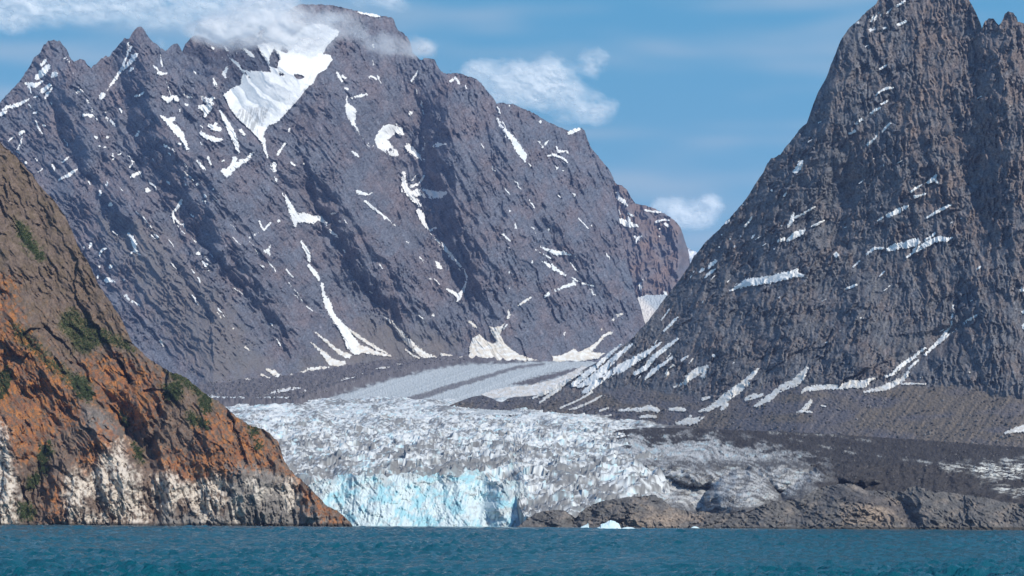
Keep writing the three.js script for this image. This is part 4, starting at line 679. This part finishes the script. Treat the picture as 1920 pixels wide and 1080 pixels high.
// ---------------------------------------------------------------- sea
{
  const cols = 270, near = 540, rows = 690, pos = new Float32Array(cols * rows * 3), uv = new Float32Array(cols * rows * 2), idx = [];
  for (let j = 0; j < rows; j++) {
    const d = j < near ? 140 * (1100 / 140) ** (j / (near - 1)) : 1100 * (2750 / 1100) ** ((j - near + 1) / (rows - near));
    for (let i = 0; i < cols; i++) {
      const q = (i / (cols - 1) - .5) * 2, x = d * .25 * q + (Math.abs(q) === 1 ? Math.sign(q) * 2600 : 0), z = -d, k = j * cols + i;
      const gust = .85 + .6 * fbm(x * .009, z * .004, 2);
      let y = .20 * fbm(x * .07 + z * .02, z * .13, 2) + .24 * ridged(x * .19 - z * .05, z * .30, 2, .6) + .16 * N2(x * .42 + z * .2, z * .6) + .10 * N2(x * .8, z * 1.0);
      y += sstep(600, 1500, d) * .45 * N2(x * .04, z * .05);
      y += .12 * Math.sin(z * .36 + 3 * N2(x * .012, z * .012) + x * .05);
      pos[k * 3] = x; pos[k * 3 + 1] = 1.9 * lerp(1, 1.7, sstep(200, 800, d)) * lerp(1, .3, sstep(1200, 1900, d)) * y * gust; pos[k * 3 + 2] = z; uv[k * 2] = x / 7; uv[k * 2 + 1] = z / 7;
      if (i && j) { const A = k - cols - 1, B = k - cols, E = k - 1, F = k; idx.push(A, F, E, A, B, F); }
    }
  }
  const g = new THREE.BufferGeometry(); g.setAttribute('position', new THREE.BufferAttribute(pos, 3)); g.setAttribute('uv', new THREE.BufferAttribute(uv, 2)); g.setIndex(idx); g.computeVertexNormals();
  const T = 256, tx = new Uint8Array(T * T * 4);   // capillary ripples, 7 m tile
  for (let i = 0; i < T; i++) for (let j = 0; j < T; j++) { const a = i / T * 6.2832, b = j / T * 6.2832, v = .5 + .28 * N3(Math.cos(a) * 3.2 + Math.cos(b) * 4.4, Math.sin(a) * 3.2, Math.sin(b) * 4.4) + .2 * N3(Math.cos(a) * 7 + Math.sin(b) * 9, Math.sin(a) * 7, Math.cos(b) * 9); tx.fill(clamp(v, 0, 1) * 255, (j * T + i) * 4, (j * T + i) * 4 + 3); tx[(j * T + i) * 4 + 3] = 255; }
  const ripple = new THREE.DataTexture(tx, T, T); ripple.wrapS = ripple.wrapT = THREE.RepeatWrapping; ripple.magFilter = THREE.LinearFilter; ripple.minFilter = THREE.LinearMipmapLinearFilter; ripple.generateMipmaps = true; ripple.needsUpdate = true;
  const m = new THREE.MeshPhysicalMaterial({ color: new THREE.Color().setRGB(.004, .080, .112), roughness: .1, ior: 1.33, specularIntensity: .4, bumpMap: ripple, bumpScale: .12 }); m.name = 'silty fjord water';
  const o = mesh('sea', g, m); o.userData = { kind: 'structure', label: 'choppy teal blue fjord water in front of cliff and glacier', category: 'water' };
}

// ---------------------------------------------------------------- ice afloat
const bergMat = new THREE.MeshPhysicalMaterial({ vertexColors: true, roughness: .5, ior: 1.31, flatShading: true }); bergMat.name = 'floating ice';
const afloat = (px, py) => { const q = P(px, py, 1); return EYE / (EYE - q[1]); };   // distance at which a pixel's ray meets the water
function berg(outline, px, py, depthM, label, name = 'iceberg', sh = 0) {   // outline: [x, y] photo pixels above the water point, built as a solid lump of real size
  const d = afloat(px, py), u = d / FL, pts = outline, rows = 9, pos = [], col = [], idx = [];
  const top = curve(pts), xa = pts[0][0], xb = pts[pts.length - 1][0], n = Math.max(10, Math.round((xb - xa) * 1.3));
  for (let r = 0; r <= rows; r++) for (let i = 0; i <= n; i++) {
    const x = lerp(xa, xb, i / n), t = r / rows, prof = Math.sin(Math.min(1, t * 1.15) * Math.PI * .5), h = Math.max(0, top(x)) * (t < .62 ? prof : prof * (1 - .75 * (t - .62) / .38)), q = (i / n - .5) * 2, zz = depthM * Math.sqrt(Math.max(.02, 1 - q * q)) * (t - .35);
    const jx = .35 * facet(x * .25 + sh, t * 4), jy = .1 * facet(x * .3 + 3 + sh, t * 5) * h;
    pos.push((x + jx) * u, h * u + jy * u - .3, -zz); const b = clamp(.35 + .5 * fbm(x * .1 + sh, t * 3, 2), 0, 1); col.push(lerp(.56, .82, b), lerp(.78, .86, b), lerp(.83, .87, b));
    if (i && r) { const A = (r - 1) * (n + 1) + i - 1, B = A + 1, E = A + n + 1, F = E + 1; idx.push(A, B, F, A, F, E); }
  }
  let g = geometry(pos, col, idx); g = g.toNonIndexed(); g.computeVertexNormals();
  const o = mesh(name, g, bergMat), q = P(px, py, d); o.position.set(q[0], 0, q[2]); o.userData = { label, category: 'iceberg', group: 'ice floating off the shore rocks' };
  return o;
}
berg([[-26, 0], [-20, 2], [-12, 6], [-14, 10], [-4, 13], [2, 17], [8, 20], [14, 18], [22, 13], [26, 3], [30, 0]], 1138, 991.5, 9, 'largest white iceberg, ridged and peaked, floating off the shore rocks', 'iceberg', 0);
berg([[-9, 0], [-6, 4], [2, 8], [7, 12], [8, 5], [9, 0]], 1096, 990.5, 4, 'small pointed iceberg leaning beside the largest one', 'iceberg_001', 9);
berg([[-15, 0], [-10, 3], [-2, 5], [8, 4], [14, 1.5], [17, 0]], 1178, 991.5, 5, 'low flat ice floe trailing behind the largest iceberg', 'ice_floe', 17);
berg([[-10, 0], [-5, 3], [-1, 5], [4, 4], [7, 2], [10, 0]], 1303, 990.5, 4, 'lone small ice lump floating off the brown rock hump', 'iceberg_002', 23);
{
  const g = new THREE.IcosahedronGeometry(1, 0), m = new THREE.MeshPhysicalMaterial({ roughness: .5, ior: 1.31 }), list = [], p = []; m.name = 'brash ice';
  for (let k = 0; k < 420; k++) {
    const near = k < 330, px = near ? lerp(655, 980, rnd()) : lerp(900, 1420, rnd()); if (fbm(px * .02, 5, 2) + .5 * rnd() < .05) continue;
    const d = (near ? 2505 : 2290) - 18 * rnd() - (px > 930 && near ? 60 : 0); P(px, 990, d, p); const t = .7 + .18 * rnd(); list.push([p[0], .05, p[2], .3 + .9 * rnd() ** 2, [t * .93, t, t * 1.02], .45]);
  }
  scatter('brash_ice', g, m, list).userData = { kind: 'stuff', label: 'broken brash ice scattered on the water under the ice front', category: 'ice' };
}

// ---------------------------------------------------------------- clouds: drifts of countless fine droplets
{
  const m = new THREE.MeshPhysicalMaterial({ vertexColors: true, roughness: 1, transmission: .35, thickness: 0, specularIntensity: 0, transparent: true, depthWrite: false, side: THREE.DoubleSide }); m.name = 'cloud mist';
  const cloud = (name, label, dist, puffs, dense, thick) => {   // puffs: [x, y, rx, ry, weight]; three billowing bodies of mist, clear where they are thin
    const o = group(name, { label, category: 'cloud', group: 'clouds around the mountains' });
    const x0 = Math.min(...puffs.map((q) => q[0] - 1.5 * q[2])), x1 = Math.max(...puffs.map((q) => q[0] + 1.5 * q[2])), y0 = Math.min(...puffs.map((q) => q[1] - 1.5 * q[3])), y1 = Math.max(...puffs.map((q) => q[1] + 1.5 * q[3]));
    for (let L = 0; L < 3; L++) {
      const st = x1 - x0 < 420 ? 3.2 : 4.5, nx = Math.ceil((x1 - x0) / st) + 1, ny = Math.ceil((y1 - y0) / st) + 1, al = new Float32Array(nx * ny), p = [], pos = [], col = [], idx = [];
      for (let i = 0; i < nx; i++) for (let j = 0; j < ny; j++) {
        const x = x0 + i * st, y = y0 + j * st, wx = x + 10 * fbm(x * .02 + L * 9, y * .02, 3), wy = y + 8 * fbm(x * .02 + 40, y * .02 + L * 7, 3); let D = 0;
        for (const q of puffs) { const r = ((wx - q[0]) / q[2]) ** 2 + ((wy - q[1]) / q[3]) ** 2; if (r < 4) D += q[4] * Math.exp(-r * 2.2); }
        D *= .70 + 1.0 * fbm(x * .012 + L * 31 + dist, y * .019, 5, .55);
        al[i * ny + j] = 1 - Math.exp(-dense * 1.35 * Math.max(0, D - .14));
      }
      for (const f of [-1, 1]) {
        const id = new Int32Array(nx * ny).fill(-1);
        const vert = (i, j) => { const k = i * ny + j; if (id[k] >= 0) return id[k]; const x = x0 + i * st, y = y0 + j * st, a = al[k], bil = 1 + .25 * fbm(x * .012 + L, y * .018, 2); P(x, y, dist + (L - 1) * thick * 1.3 + f * thick * Math.sqrt(a) * bil, p); pos.push(p[0], p[1], p[2]); col.push(.96, .96, .96, a * .5); return (id[k] = pos.length / 3 - 1); };
        for (let i = 0; i < nx - 1; i++) for (let j = 0; j < ny - 1; j++) {
          if (Math.max(al[i * ny + j], al[(i + 1) * ny + j], al[i * ny + j + 1], al[(i + 1) * ny + j + 1]) < .012) continue;
          const A = vert(i, j), B = vert(i + 1, j), E = vert(i, j + 1), F = vert(i + 1, j + 1); if (f < 0) idx.push(A, E, F, A, F, B); else idx.push(A, F, E, A, B, F);
        }
      }
      const g = new THREE.BufferGeometry(); g.setAttribute('position', new THREE.Float32BufferAttribute(pos, 3)); g.setAttribute('color', new THREE.Float32BufferAttribute(col, 4)); g.setIndex(idx); g.computeVertexNormals();
      mesh('mist_billow', g, m, o);
    }
  };
  cloud('cloud', 'long grey cloud bank trailing behind the jagged left peaks', 9600, [[-60, 10, 130, 50, 1], [60, 12, 130, 46, 1], [180, 8, 130, 42, 1], [290, 18, 100, 46, 1], [24, 44, 60, 26, .6], [390, 24, 90, 50, .8], [470, 14, 90, 50, .8], [120, -30, 240, 50, .8], [400, -30, 200, 44, .7], [700, -6, 70, 34, .5], [745, 6, 40, 24, .5], [300, 82, 24, 18, .4]], .75, 140);
  cloud('cloud_001', 'cloud cap clinging to the ridge and summit of the massif', 6350, [[395, 56, 60, 26, 1], [460, 52, 80, 40, 1.3], [525, 58, 70, 42, 1.3], [565, 64, 60, 40, .8], [500, 14, 80, 36, .8], [600, 36, 60, 34, .45], [650, 48, 70, 40, .32], [700, 74, 60, 36, .3], [745, 88, 60, 30, .4], [790, 92, 40, 30, .55], [440, 72, 70, 22, .9], [590, 90, 44, 24, .45]], 1.15, 70);
  cloud('cloud_002', 'soft white cumulus floating behind the right shoulder of the massif', 11000, [[960, 140, 50, 38, 1], [1030, 138, 52, 40, 1], [895, 134, 42, 30, .8], [1050, 168, 60, 40, .9], [990, 172, 80, 40, .8], [1112, 116, 42, 36, .6], [1120, 205, 50, 38, .8], [1070, 212, 60, 32, .4], [940, 180, 80, 36, .6]], 1.0, 130);
  cloud('cloud_003', 'small white cloud low in the gap above the far ridge', 15000, [[1250, 394, 44, 30, 1], [1300, 402, 50, 32, 1], [1328, 384, 34, 26, .9], [1280, 412, 70, 24, .8]], .9, 130);
}

// ---------------------------------------------------------------- a gull high over the fjord
{
  const parts = [], body = new THREE.LatheGeometry([[0, -.27], [.035, -.24], [.06, -.14], [.075, 0], [.062, .13], [.04, .19], [.045, .23], [.03, .27], [.008, .31], [0, .33]].map((p) => new THREE.Vector2(...p)), 10); body.rotateX(Math.PI / 2); parts.push(body.toNonIndexed());
  for (const s of [-1, 1]) {
    const st = [[.04, 0, .10, -.09, .018], [.25, .10, .13, -.06, .014], [.45, .13, .10, -.07, .010], [.65, .06, .02, -.09, .005]], pos = [];
    for (let i = 0; i < 3; i++) for (const k of [1, -1]) { const [a, b] = [st[i], st[i + 1]], A = [s * a[0], a[1] + k * a[4], a[2]], B = [s * a[0], a[1], a[3]], C = [s * b[0], b[1] + k * b[4], b[2]], D = [s * b[0], b[1], b[3]]; pos.push(...A, ...B, ...C, ...C, ...B, ...D); }
    const g = new THREE.BufferGeometry(); g.setAttribute('position', new THREE.Float32BufferAttribute(pos, 3)); g.computeVertexNormals(); g.setAttribute('uv', new THREE.Float32BufferAttribute(new Float32Array(pos.length / 3 * 2), 2)); parts.push(g);
  }
  const tail = new THREE.ConeGeometry(.07, .2, 6).toNonIndexed(); tail.scale(1, 1, .15); tail.rotateX(-Math.PI / 2 + Math.PI); tail.translate(0, 0, -.32); parts.push(tail);
  const m = new THREE.MeshStandardMaterial({ color: 0x4a4a4c, roughness: .8, side: THREE.DoubleSide }); m.name = 'dark plumage';
  const o = mesh('gull', mergeGeometries(parts), m), q = P(845, 133, 950); o.position.set(...q); o.rotation.set(.1, .9, .15); o.userData = { label: 'tiny dark gull gliding beside the ridge of the massif', category: 'bird' };
}
console.log('triangles', triangles);
renderer.render(scene, camera);
